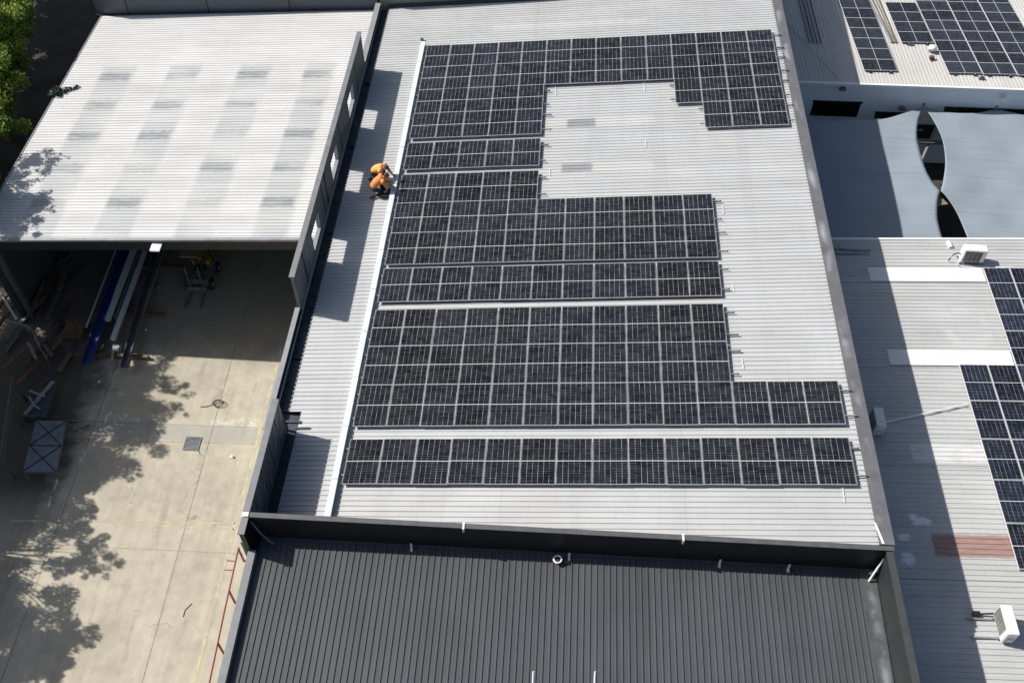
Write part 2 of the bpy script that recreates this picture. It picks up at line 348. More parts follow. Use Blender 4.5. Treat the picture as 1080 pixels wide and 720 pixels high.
def pv_mat(name, W, L, nc, nr, tint, gs=1.0):
    """cell grid of a solar panel: W x L, nc cells across, nr half-cells along, mid gap; local object coordinates"""
    t = NT(name); c = t.xyz(t.O()); inf = t.n('ShaderNodeObjectInfo')
    u = t.math('MULTIPLY', t.math('ADD', c[0], W / 2 - .012), nc / (W - .024))
    v = t.math('MULTIPLY', t.math('SUBTRACT', t.math('ABSOLUTE', c[1]), .011), nr / 2 / (L / 2 - .024))
    def edge(x, n_, size, wd):
        d = t.math('SUBTRACT', .5, t.math('ABSOLUTE', t.math('SUBTRACT', t.math('FRACT', x), .5)))
        return t.ramp(d, wd / size * .7, wd / size * 1.3, 1, 0)
    gu = edge(u, nc, (W - .024) / nc, .0044); gv = edge(v, nr, (L / 2 - .024) / (nr / 2), .0030)
    mid = t.ramp(t.math('ABSOLUTE', c[1]), .010, .013, 1, 0)
    m1 = t.ramp(t.noise((1, .35, 1), 6.0, 2, vec=t.P()), .35, .62, .10 * gs, .70 * gs); m2 = t.ramp(t.noise((.35, 1, 1), 6.5, 2, vec=t.P()), .38, .62, .0, .38 * gs)
    g = t.math('MAXIMUM', t.math('MAXIMUM', t.math('MULTIPLY', gu, m1), t.math('MULTIPLY', gv, m2)), mid)
    # busbars: thin silver wires, broken look as each cell reflects a bit differently
    wnn = t.n('ShaderNodeTexWhiteNoise', noise_dimensions='4D'); cb = t.n('ShaderNodeCombineXYZ')
    t.l(t.math('FLOOR', u), cb.inputs[0]); t.l(t.math('FLOOR', t.math('ADD', v, t.math('MULTIPLY', t.math('SIGN', c[1]), 40.0))), cb.inputs[1])
    t.l(cb.outputs[0], wnn.inputs['Vector']); t.l(inf.outputs['Random'], wnn.inputs['W'])
    base = t.mul(tint, t.math('ADD', t.ramp(wnn.outputs['Value'], 0, 1, .65, 1.35), t.ramp(inf.outputs['Random'], 0, 1, -.35, .6)))
    # light rows drift in and out over each panel, as the busbars catch the sky
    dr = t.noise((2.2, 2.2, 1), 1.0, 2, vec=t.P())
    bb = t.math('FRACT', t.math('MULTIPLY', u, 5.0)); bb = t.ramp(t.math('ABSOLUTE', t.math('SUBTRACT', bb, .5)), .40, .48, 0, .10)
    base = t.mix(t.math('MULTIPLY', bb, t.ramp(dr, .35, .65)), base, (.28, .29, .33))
    col = t.mix(g, base, (.60, .61, .62))
    dust = t.ramp(t.noise((1, 1, 1), 1.1, 4), .35, .75, 0, .02); col = t.mix(dust, col, (.4, .38, .34))
    t.b.inputs['IOR'].default_value = 1.45
    return t.fin(col, t.ramp(dr, .3, .7, .07, .14), 0, .22)
M_PV = pv_mat('monocrystalline_cells', 1.10, 1.69, 6, 18, (.0065, .0085, .0125))
M_PV2 = pv_mat('older_panel_cells', .985, 1.635, 6, 12, (.011, .015, .027), .8)
M_PV3 = pv_mat('landscape_panel_cells', .985, 1.72, 6, 12, (.017, .020, .028), .5)

# ============================================================ THE GROUND
gm = MB()
xs = [-300, -60, -3, 6, 14, 300]; ys = [-300, -30, 60, 400]
hz = lambda x: GZ if x <= 6 else GZ - 1.9
for i, x in enumerate(xs):
    for y in ys: gm.v.append(Vector((x, y, hz(x))))
for i in range(len(xs) - 1):
    for j in range(len(ys) - 1):
        a = i * len(ys) + j; gm.f.append((a, a + len(ys), a + len(ys) + 1, a + 1))
struct(gm.build('ground', M_ASPH))
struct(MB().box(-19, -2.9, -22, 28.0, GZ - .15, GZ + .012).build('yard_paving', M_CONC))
zp = GZ + .016
def stripe(name, pts, wd, mat, z=zp):
    mb = MB(); a, b = Vector(pts[0]), Vector(pts[1]); d = (b - a); d.z = 0; n = Vector((-d.y, d.x, 0)).normalized() * wd / 2
    mb.add([(a - n).to_2d().to_3d() + Vector((0, 0, z)), (b - n).to_2d().to_3d() + Vector((0, 0, z)), (b + n).to_2d().to_3d() + Vector((0, 0, z)), (a + n).to_2d().to_3d() + Vector((0, 0, z))], [(0, 1, 2, 3)])
    return struct(mb.build(name, mat))
stripe('yellow_line', (Vector((-5.50, 10.8, 0)), Vector((-5.38, -9, 0))), .10, M_YLINE)
stripe('yellow_line', (G(10, 549), Vector((-5.45, 2.02, 0))), .07, M_YFAINT)
stripe('yellow_line', (G(120, 552.5), Vector((-5.45, 1.76, 0))), .07, M_YFAINT)
stripe('yellow_line', (Vector((-11.5, 7.9, 0)), Vector((-9.9, 7.8, 0))), .05, M_YFAINT)
# faint painted characters half lost in the shade
def glyph(name, strokes, wd=.09):
    mb = MB()
    for k, st in enumerate(strokes):
        for a, b in zip(st, st[1:]):
            A = G(*a); B = G(*b); mb.bar((A.x, A.y, zp + .002), (B.x, B.y, zp + .002), wd, .004)
    return struct(mb.build(name, M_WLINE))
glyph('painted_mark', [[(117, 437), (113, 438), (111, 446)]])
glyph('painted_mark', [[(133, 440), (123, 441), (121, 447), (131, 448.5)]])
glyph('painted_mark', [[(138, 441.5), (147, 441.5), (145.5, 446.5)]])
glyph('painted_mark', [[(90, 476), (86, 484), (83, 494)]], .12)
glyph('painted_mark', [[(61, 505), (57, 517)], [(54, 523), (51, 536)]], .10)

# ============================================================ MAIN WAREHOUSE
wh = thing('warehouse', 'long warehouse with a pale grey ribbed metal roof covered by many black solar panels', 'building', (7, 13, GZ))
RX0, RX1, RY0, RY1 = -2.38, 16.40, -1.93, 28.12
zroof = lambda x, y: ROOF(x / math.cos(AS), 0, -.14).z + (0)   # slope plane, pans
zroof = lambda x, y: TS * x - .175 / math.cos(AS)
mb = MB(); secs = [(-2.98, GZ), (16.62, GZ - 1.95), (16.62, 1.28), (-1.95, -.62), (-2.98, -.62)]
vs = [(x, -1.94, z) for x, z in secs] + [(x, 28.14, z) for x, z in secs]
mb.add(vs, [(0, 1, 2, 3, 4), (9, 8, 7, 6, 5)] + [(i, i + 5, (i + 1) % 5 + 5, (i + 1) % 5) for i in range(5)])
mb.build('wall', M_CONCWALL, wh)
mb = MB()
mb.ribs('x', -2.42, RX1, 3.0, RY1, zroof)
mb.ribs('x', -1.95, RX1, RY0, 3.0, zroof)
rf = mb.build('roof', M_ROOF, wh)
# left gutter
mb = MB(); mb.box(-2.88, -2.0, -1.93, 28.1, -.618, -.56); mb.box(-2.42, -2.38, 3.0, 28.1, -.56, -.385); mb.box(-1.97, -1.95, -1.93, 3.0, -.56, -.35)
for y in (21.9, 17.3, 11.9, 7.9, 5.4, 3.05, 1.0): mb.box(-2.72, -2.4, y, y + .06, -.56, -.47)
mb.build('gutter', M_GUTTER, wh)
# low parapet between gutter and yard
MB().box(-2.98, -2.88, 2.25, 7.53, -.62, -.12).build('parapet', M_GUTTER, wh); MB().box(-2.98, -2.88, 23.0, 28.1, -.62, -.12).build('parapet', M_GUTTER, wh)
MB().box(-3.03, -2.85, 2.0, 7.50, -.118, -.08).build('coping', M_CAPL, wh); MB().box(-3.06, -2.80, 23.03, 28.1, -.118, -.08).build('coping', M_CAPL, wh)
mb = MB(); mb.box(-2.80, -2.76, 2.2, 28.1, -.30, -.25)
mb.build('conduit', M_GALV, wh)
# tall screen wall with window openings
ya, yb, zt = 7.53, 23.0, 1.52
sw = MB(); wins = [(10.30, 11.66), (14.44, 15.82), (18.60, 20.0)]; z0, z1 = .02, .93
x0, x1 = -2.94, -2.83
edges = [ya] + [e for wq in wins for e in wq] + [yb]
for i in range(0, len(edges), 2): sw.box(x0, x1, edges[i], edges[i + 1], -.60, zt)
for a, b in wins: sw.box(x0, x1, a, b, -.60, z0); sw.box(x0, x1, a, b, z1, zt)
y = ya + .1
while y < yb - .1:
    w_ = [q for q in wins if q[0] - .06 < y < q[1] + .02]
    if w_: sw.box(x1, x1 + .02, y, y + .04, -.15, z0 - .03); sw.box(x1, x1 + .02, y, y + .04, z1 + .03, zt - .01)
    else: sw.box(x1, x1 + .02, y, y + .04, -.15, zt - .01)
    y += .19
scr = sw.build('screen_wall', M_CLAD, wh)
mb = MB(); mb.box(x0 - .05, x1 + .05, ya - .02, yb + .02, zt + .002, zt + .04); mb.build('cap', M_CAP, scr)
mb = MB(); mb.box(x1, x1 + .07, ya, yb, -.22, -.15); mb.build('base_flashing', M_CAPL, scr)
mb = MB()
for yy in (12.65, 13.3, 16.6, 20.8, 8.9): mb.box(x1 + .02, x1 + .045, yy, yy + .05, -.15, zt - .02)
mb.build('stiffener', M_DARKMETAL, scr)
for a, b in wins:
    mb = MB(); e = .035
    mb.box(x0 - .01, x1 + .03, a, a + e, z0, z1); mb.box(x0 - .01, x1 + .03, b - e, b, z0, z1)
    mb.box(x0 - .01, x1 + .03, a + e, b - e, z0, z0 + e); mb.box(x0 - .01, x1 + .03, a + e, b - e, z1 - e, z1)
    mb.build('window_frame', M_CAPL, scr)
# near raised corner screen
mb = MB(); mb.box(-2.44, -2.29, -1.93, 2.22, -.6, 1.33)
for yy in (-1.4, -.4, .6, 1.5): mb.box(-2.29, -2.27, yy, yy + .05, -.55, 1.31)
c2 = mb.build('corner_screen', M_DARKMETAL, wh)
mb = MB()
for k in range(5): mb.bar((-2.26, -1.8 + k * .8, -.3), (-2.26, -1.1 + k * .8, 1.22), .02)
mb.build('brace', M_GALV, c2)
mb = MB(); mb.box(-2.47, -2.26, -1.93, 2.25, 1.332, 1.37); mb.build('cap', M_CAP, c2)
mb = MB(); mb.box(-2.4, -1.75, 2.3, 2.38, -.1, -.02); mb.box(-2.42, -2.3, 2.3, 2.38, -.5, -.02); mb.build('bracket', M_DARKMETAL, wh)
# front parapet (black towards the annex)
mb = MB(); mb.box(-2.28, 16.80, -2.09, -1.95, -.75, 1.32); mb.box(-2.43, -2.28, -2.66, -1.95, -.75, 1.32)
pp = mb.build('front_parapet', M_BLACKWALL, wh)
mb = MB(); mb.box(-2.25, 16.83, -2.105, -1.94, 1.322, 1.355); mb.build('cap', M_BLACKCAP, pp)
mb = MB(); mb.box(-2.46, -2.253, -2.69, -2.12, 1.322, 1.358); mb.build('cap', M_CAP, pp)
mb = MB(); mb.box(-2.46, -2.27, -2.1, -1.95, 1.372, 1.38); mb.build('joint_patch', M_WHITE, pp)
# right edge capping, sheets end serrated over it
mb = MB(); mb.box(16.41, 16.86, -1.94, 28.14, 1.30, 1.405); mb.box(16.80, 16.865, -1.94, 28.14, .9, 1.30)
mb.build('edge_capping', M_EDGE, wh)
mb = MB(); mb.ribs('x', 16.33, 16.46, RY0, RY1, lambda x, y: zroof(x, y) + .006 + (.02 if False else 0), wb=.07, wt=.04, h=.036)
mb.build('sheet_end', M_ROOF, wh)
mb = MB(); q = MR(928, 562)
mb.add([(16.36, -1.2, 1.412), (16.43, -1.25, 1.412), (16.56, -1.92, 1.412), (16.48, -1.92, 1.412)], [(0, 1, 2, 3)]); mb.build('corner_flashing', M_WHITE, wh)

# white cable duct along the array edge
mb = MB()
for k in range(13):
    a = -1.9 + k * 2.08; b = a + 2.06
    if b > 24.6: b = 24.7
    dx = rnd.uniform(-.006, .006)
    mb.slab(-.345 + dx, -.135 + dx, a, b, lambda x, y: TS * x + .04, .10)
mb.slab(-.32, -.29, -1.9, 24.6, lambda x, y: TS * x - .045, .07); mb.slab(-.19, -.16, -1.9, 24.6, lambda x, y: TS * x - .045, .07)
tag(mb.build('cable_duct', M_TRAY, origin=(-.24, 11, 0)), 'long straight white cable duct down the left side of the main roof panels', 'cable duct')
# isolator bits at duct head
tag(MB().box(-.42, -.28, 25.0, 25.12, -.17, -.05).build('junction_box', M_DGALV, origin=(-.35, 25.06, -.1)), 'tiny grey junction box just above the head of the white cable duct', 'junction box')

# ---- solar panels on the main roof
PX, PY = 1.153, 1.742
def make_panel(label, W, L, mat, Wg, Lg, frame_mat, t=.035, fw=.0115):
    p = thing('solar_panel', label, 'solar panel', (0, 0, 0))
    f = MB(); a, b = W / 2, L / 2
    f.box(-a, -a + fw, -b, b, 0, t); f.box(a - fw, a, -b, b, 0, t); f.box(-a + fw, a - fw, -b, -b + fw, 0, t); f.box(-a + fw, a - fw, b - fw, b, 0, t)
    f.build('frame', frame_mat, p)
    g = MB(); g.box(-a + fw, a - fw, -b + fw, b - fw, t - .008, t - .002); g.build('glass', mat, p)
    return p
proto = make_panel('x', 1.139, 1.728, M_PV, 1.10, 1.69, M_ALU, .035, .007)
used = [0]
def place_panel(pr, flag, M4, label, group):
    o = pr if not flag[0] else copy_tree(pr); flag[0] = 1
    o.matrix_world = M4; o['label'] = label; o['group'] = group
    return o
ordw = ['first', 'second', 'third', 'fourth', 'fifth', 'sixth', 'seventh', 'eighth', 'ninth', 'tenth', 'eleventh', 'twelfth', 'thirteenth', 'fourteenth']
Y0 = [0, 2.2496, 7.865, 9.801, 15.361, 17.413]
rows = [  # (y of lower edge, [column ranges]) from the top
    (Y0[5] + 3 * PY, [(0, 14)]), (Y0[5] + 2 * PY, [(0, 14)]), (Y0[5] + PY, [(0, 5), (10, 14)]), (Y0[5], [(0, 5), (11, 14)]),
    (Y0[4], [(0, 5)]), (Y0[3] + 2 * PY, [(0, 5)]), (Y0[3] + PY, [(0, 11)]), (Y0[3], [(0, 11)]), (Y0[2], [(0, 11)]),
    (Y0[1] + 2 * PY, [(0, 11)]), (Y0[1] + PY, [(0, 11)]), (Y0[1], [(0, 14)]), (0, [(0, 14)])]
flag = [0]
for ri, (y, rngs) in enumerate(rows):
    k = 0
    rown = ordw[ri] + ' row down' if ri else 'top row'
    if ri == 12: rown = 'bottom row'
    for (c0, c1) in rngs:
        for c in range(c0, c1):
            tiltx = RAD(rnd.gauss(0, .25)); tilty = RAD(rnd.gauss(0, .25))
            pos = ROOF((c + .5) * PX + rnd.gauss(0, .003), y + PY / 2 + rnd.gauss(0, .004), -.035 + rnd.gauss(0, .003))
            M4 = Matrix.Translation(pos) @ Matrix.Rotation(-AS + tilty, 4, 'Y') @ Matrix.Rotation(tiltx, 4, 'X') @ Matrix.Rotation(RAD(rnd.gauss(0, .06)), 4, 'Z')
            place_panel(proto, flag, M4, 'black solar panel, %s from left in the %s on the main roof' % (ordw[k], rown), 'solar panels on the main roof')
            k += 1
        for hv, yo in (('upper', PY * .79), ('lower', PY * .21)):
            ex = rnd.uniform(.22, .42)
            a = ROOF(c0 * PX - .19, y + yo, -.072); b = ROOF(c1 * PX + ex, y + yo, -.072)
            mb = MB(); mb.bar(a, b, .034, .06)
            for q in range(int((b.x - a.x) / 1.2)):
                p_ = a.lerp(b, (q + .5) * 1.2 / (b - a).length); mb.bar(p_ - Vector((.03, 0, .055)), p_ + Vector((.03, 0, -.055)), .06, .07)
            side = '' if len(rngs) == 1 else (', left block' if c0 == 0 else ', right block')
            r_ = mb.build('mounting_rail', M_GALV, origin=a)
            tag(r_, 'aluminium rail under the %s half of the %s of main roof panels%s' % (hv, rown.replace(' down', ''), side), 'rail', 'mounting rails on the main roof')
            e = MB().bar(b - Vector((.03, 0, .0)), b + Vector((.02, 0, 0)), .037, .063); e.build('end_cap', M_DGALV, r_)
# roof anchors (short white strips) on the open roof
for i, (a, b, lab) in enumerate([((762, 217), (763, 226), 'just right of the upper panel block'), ((772, 300), (774, 308), 'right of the separate single row of eleven panels'),
                           ((782.5, 378), (784, 389), 'above the short extension of the long lower block'), ((888.5, 514), (890.5, 530), 'below the last panel of the bottom row'),
                           ((580, 178), (580, 186), 'in the open middle area near the sixth row'), ((681, 148), (681.5, 156), 'in the open middle area, right side'),
                           ((586, 92), (586.5, 101), 'under the upper left edge of the open area'), ((679, 88), (680, 97), 'under the second row near the open area corner')]):
    A = MR(*a); B = MR(*b); mb = MB().bar(A + Vector((0, 0, .035)), B + Vector((0, 0, .035)), .022, .012)
    tag(mb.build('roof_strap', M_WHITE, origin=A), 'short white metal strap on the ribs, ' + lab, 'strap', 'white straps on the main roof')

# ============================================================ BLACK ANNEX IN FRONT
an = thing('annex', 'low front annex with a charcoal ribbed metal roof below the black parapet', 'building', (7, -7, GZ))
zan = lambda x, y: .10 + (y + 2.1) * .05
MB().hexa([(-2.3, -13, GZ - 1.9), (16.95, -13, GZ - 1.95), (16.95, -2.10, GZ - 1.95), (-2.3, -2.10, GZ - 1.9), (-2.3, -13, zan(0, -13) - .06), (16.95, -13, zan(0, -13) - .06), (16.95, -2.10, zan(0, -2.10) - .06), (-2.3, -2.10, zan(0, -2.10) - .06)]).build('wall', M_BLACKWALL, an)
MB().ribs('y', -13, -2.10, -2.12, 16.12, zan, h=.028, wb=.05, wt=.028).build('roof', M_BLACK, an)
MB().slab(-2.1, 16.1, -2.17, -2.095, lambda x, y: zan(x, y) + .045, .01).build('apron_flashing', M_BLACK, an)
mb = MB(); mb.slab(-2.36, -2.13, -13, -2.63, lambda x, y: zan(x, y) + .22, .5); mb.build('side_cap', M_CAP, an)
def worn():
    t = NT('worn_side_flashing'); n = t.noise((1, .7, 1), 1.5, 3)
    base = t.mul((.075, .078, .082), t.ramp(t.noise(sc=3, detail=5), .3, .7, .8, 1.2)); c = t.xyz(t.P())
    band = t.math('MULTIPLY', t.ramp(c[0], 16.2, 16.35), t.ramp(c[0], 16.42, 16.58, 1, 0))
    return t.fin(t.mix(t.math('MULTIPLY', t.ramp(n, .42, .62, 0, .75), band), base, (.27, .28, .29)), .5)
MB().slab(16.12, 16.6, -13, -2.10, lambda x, y: zan(x, y) + .03, .1).build('side_flashing', worn(), an)
M_DCAP = plain('dark_side_cap', (.022, .026, .027), .5, var=.15)
MB().slab(16.62, 16.73, -13, -2.10, lambda x, y: 1.28, 1.9).build('side_parapet', M_DCAP, an)
MB().slab(16.60, 16.80, -13, -2.12, lambda x, y: 1.318, .035).build('side_cap', plain('side_fascia', (.055, .06, .06), .5), an)
def AN(px, py): return plane_at(px, py, .10 + 2.1 * .05, 0, .05)
# poles, brackets, ring vent
for i, (px, lab) in enumerate(((562, 'left of the two thin white poles standing on the charcoal roof'), (626, 'right of the two thin white poles standing on the charcoal roof'))):
    p = AN(px, 722); t_ = plane_at(px + .5, 690 + i * 2, p.z, 0, 0)
    top = p + Vector((0, .25, 1.1)); mb = MB().tube([p + Vector((0, -.6, .05)), p + Vector((0, .1, .75))], .03, 8); mb.box(p.x - .06, p.x + .06, p.y - .66, p.y - .5, p.z, p.z + .06)
    tag(mb.build('pole', M_WHITE, origin=p), lab, 'pole', 'white poles on the charcoal roof')
for px, py0, py1, lab in ((434, 573, 581, 'at the far left'), (600, 581, 591, 'beside the round ring vent'), (758.5, 589, 598, 'right of the middle'), (831, 599, 603, 'near the right end')):
    p = AN(px, py1); mb = MB().box(p.x - .035, p.x + .035, p.y - .02, p.y + .08, p.z, p.z + .07); mb.box(p.x - .03, p.x + .03, p.y + .06, p.y + .10, p.z + .05, p.z + .32)
    tag(mb.build('wall_bracket', M_WHITE, origin=p), 'small white bracket at the foot of the black parapet, ' + lab, 'bracket', 'white brackets along the black parapet')
for px, py, lab in ((489, 553, 'left one of two on the grey cap'), (720.5, 563, 'right one of two on the grey cap')):
    p = plane_at(px, py, 1.36); mb = MB().box(p.x - .03, p.x + .03, -2.13, -1.92, 1.358, 1.38); mb.box(p.x - .03, p.x + .03, -2.15, -2.11, 1.17, 1.37)
    tag(mb.build('cap_clip', M_WHITE, origin=p), 'white clip hooked over the parapet cap, ' + lab, 'clip', 'white clips on the parapet cap')
p = AN(588, 592); mb = MB()
pts = [p + Vector((math.cos(a) * .12, math.sin(a) * .12, .16)) for a in [i * math.pi / 8 for i in range(17)]]
rv = thing('vent_pipe', 'round white ring vent with a black stem on the charcoal roof near the parapet', 'vent', p)
MB().tube(pts, .028, 8, False).build('ring', M_WHITE, rv)
MB().cyl(p, .09, .16, 16).build('stem', M_RUBBER, rv)
MB().bar(p + Vector((.1, -.02, .1)), p + Vector((.36, -.06, .05)), .05).build('outlet', M_RUBBER, rv)
# stay rod at the left corner, white pipes right
a = Vector((-2.22, -2.16, 1.2)); b = AN(278, 573) + Vector((0, 0, .1))
mb = MB().tube([a, Vector((-1.95, -2.3, .7)), Vector((-1.68, -2.36, .25))], .03, 8); mb.bar(Vector((-1.88, -2.32, .55)), Vector((-1.65, -2.37, .22)), .07, .05)
tag(mb.build('stay_rod', M_DGALV, origin=a), 'thin grey stay rod leaning from the black parapet\'s left corner', 'rod')
p0 = AN(916, 606); p1 = AN(927, 600); p2 = AN(927, 606)
mb = MB().tube([p0 + Vector((0, 0, .08)), p1 + Vector((0, -.1, .2)), p1 + Vector((.06, 0, .35))], .035, 8)
tag(mb.build('white_pipe', M_WHITE, origin=p0), 'short bent white pipe at the right foot of the black parapet', 'pipe')
q0 = Vector((16.35, -2.5, .15)); q1 = Vector((16.62, -2.16, .95))
tag(MB().tube([q0, q1], .03, 8).build('white_brace', M_WHITE, origin=q0), 'slanted white brace beside the parapet\'s right end', 'brace')

# ============================================================ OPEN SHED (LEFT)
sh = thing('open_shed', 'open-fronted shed with a bright white ribbed roof patched by grey bands', 'building', (-10, 19, GZ))
zs = lambda x, y: -.5 + .06 * (x + 3)
MB().ribs('x', -17.6, -2.98, 11.64, 28.1, zs, h=.024).build('roof', M_SHED, sh)
MB().slab(-17.55, -3.0, 11.66, 28.08, lambda x, y: zs(x, y) - .02, .03).build('ceiling', M_DARKMETAL, sh)
MB().slab(-17.64, -3.0, 11.50, 11.64, lambda x, y: zs(x, y) - .005, .10).build('gutter', M_GALV, sh)
MB().slab(-17.6, -3.0, 11.54, 11.66, lambda x, y: zs(x, y) - .11, .50).build('fascia_beam', plain('dark_beam', (.022, .024, .025), .6), sh)
MB().slab(-17.68, -17.6, 11.5, 28.1, lambda x, y: zs(x, y) + .02, .25).build('barge_board', M_DGALV, sh)
mb = MB().box(-17.47, -3, 28.0, 28.1, GZ, -1.6); mb.build('rear_wall', M_DARKMETAL, sh)
MB().hexa([(-17.55, 11.6, GZ), (-17.47, 11.6, GZ), (-17.47, 28.0, GZ), (-17.55, 28.0, GZ), (-17.55, 11.6, -1.5), (-17.47, 11.6, -1.5), (-17.47, 28.0, -1.5), (-17.55, 28.0, -1.5)]).build('added_shade_wall', M_DARKMETAL, sh)  # unseen closed side, added to block the sun from the shed floor
for x in (-17.3, -3.1):
    for y in (12.0, 19, 27):
        MB().box(x - .1, x + .1, y - .1, y + .1, GZ, zs(x, y) - .05).build('post', M_DGALV, sh)
for x in (-15, -12, -9, -6): MB().bar((x, 11.7, zs(x, 0) - .2), (x, 27.9, zs(x, 0) - .2), .12, .25).build('rafter', M_DARKMETAL, sh)
p = plane_at(157, 257, -.95 + .3)
fx = MB(); fz = zs(-10.1, 11) - .12
fx.hexa([(-9.98, 11.18, fz - .22), (-9.58, 11.18, fz - .22), (-9.55, 11.49, fz - .08), (-9.95, 11.49, fz - .08), (-9.98, 11.18, fz - .16), (-9.58, 11.18, fz - .16), (-9.5, 11.49, fz - .02), (-9.9, 11.49, fz - .02)])
lf = tag(fx.build('floodlight', M_WHITE, origin=(-10.1, 10.8, fz)), 'small white floodlight fixed to the dark front beam of the shed', 'floodlight')
MB().box(-9.93, -9.63, 11.22, 11.42, fz - .25, fz - .222).build('lens', M_DGALV, lf)

# ============================================================ REAR BUILDINGS
rb = thing('rear_building', 'dark navy metal-clad building behind the white shed, top edge of the photo', 'building', (-10, 34, GZ))
mb = MB().box(-17.9, -3.0, 28.25, 48, GZ, .75); mb.build('wall', M_NAVY, rb)
mb = MB()
for x in (-16.2, -11.9, -7.6): mb.box(x, x + .04, 28.22, 28.247, -1.9, .74)
mb.build('seam', M_BLACKWALL, rb)
MB().box(-17.9, -3.0, 28.13, 28.24, -1.8, -1.35).build('base_rail', M_BLACKWALL, rb)
rb2 = thing('rear_warehouse', 'olive grey rendered building adjoining the far end of the panelled roof', 'building', (7, 36, GZ))
MB().box(-2.9, 16.75, 28.3, 52, GZ - 2, 1.75).build('wall', M_OLIVE, rb2)
mb = MB().slab(-2.4, 16.1, 28.15, 28.29, lambda x, y: zroof(x, y) + .12, .3); mb.build('ridge_gutter', M_DARKMETAL, rb2)

# ============================================================ RIGHT WORKSHOP ROOF
ws = thing('workshop', 'lower workshop right of the main roof, grey ribbed roof with white skylight strips', 'building', (24, 0, GZ - 1.9))
zw = lambda x, y: -2.1 + .055 * (x - 19)
mb = MB().hexa([(16.9, -14, GZ - 2), (34, -14, GZ - 2), (34, 14.4, GZ - 2), (16.9, 14.4, GZ - 2), (16.9, -14, zw(16.9, 0) - .1), (34, -14, zw(34, 0) - .1), (34, 14.4, zw(34, 0) - .1), (16.9, 14.4, zw(16.9, 0) - .1)])
mb.build('wall', M_CONCWALL, ws)
MB().ribs('x', 16.9, 34, -14, 14.42, zw, h=.024).build('roof', M_RIGHT, ws)
MB().slab(16.75, 34, 14.38, 14.48, lambda x, y: zw(x, y) + .05, .12).build('ridge_flashing', M_WHITE, ws)
for y0, y1 in ((11.98, 12.74), (7.63, 8.38)):
    mb = MB().ribs('x', 19.48, 24.02, y0, y1, lambda x, y: zw(x, y) + .035, h=.01, pitch=.19)
    mb.slab(19.48, 24.02, y0, y1, lambda x, y: zw(x, y) + .032, .03); mb.build('skylight', M_SKYL, ws)
    MB().slab(19.42, 24.02, y0 - .04, y0 - .01, lambda x, y: zw(x, y) + .03, .02).build('skylight_flashing', M_DGALV, ws)
MB().slab(16.9, 17.0, -14, 14.4, lambda x, y: zw(x, y) + .05, .2).build('box_gutter', M_GUTTER, ws)

# panels on the workshop roof
p2 = make_panel('x', 1.012, 1.662, M_PV2, .985, 1.635, M_ALU)
fl2 = [0]; a2 = math.atan(.055)
X2, YT2, PX2, PY2 = 21.95, 12.66, 1.035, 1.684
for r in range(9):
    yy = YT2 - (r + 1) * PY2
    if r >= 8: continue
    c0 = 2 if r < 3 else 0
    for c in range(c0, 5):
        xx = X2 + (c + .5) * PX2
        # keep what the photo can see (plus a margin)
        d = Vector((xx - .5, yy + PY2 / 2, -1.8)) - CC; sx = 540 + FPX * d.dot(CR) / d.dot(CF)
        if sx > 1082: continue
        M4 = Matrix.Translation((xx, yy + PY2 / 2, zw(xx, 0) + .10)) @ Matrix.Rotation(-a2 + RAD(rnd.gauss(0, .25)), 4, 'Y') @ Matrix.Rotation(RAD(rnd.gauss(0, .25)), 4, 'X')
        place_panel(p2, fl2, M4, 'blue-black solar panel, %s from left in row %s down of the right roof array' % (ordw[c - c0], ordw[r].replace('first', 'one').replace('second', 'two').replace('third', 'three').replace('fourth', 'four').replace('fifth', 'five').replace('sixth', 'six').replace('seventh', 'seven').replace('eighth', 'eight')), 'solar panels on the right workshop roof')
for c in range(5):
    ytop = YT2 if c >= 2 else YT2 - 3 * PY2
    for s_, nm in ((.22, 'left'), (.78, 'right')):
        xx = X2 + (c + s_) * PX2
        a = Vector((xx, ytop + .05, zw(xx, 0) + .064)); b = Vector((xx, YT2 - 8 * PY2 - .05, zw(xx, 0) + .064))
        tag(MB().bar(a, b, .04, .066).build('mounting_rail', M_ALU, origin=a), '%s aluminium rail beneath the %s column of right roof panels' % (nm, ordw[c]), 'rail', 'mounting rails on the right workshop roof')

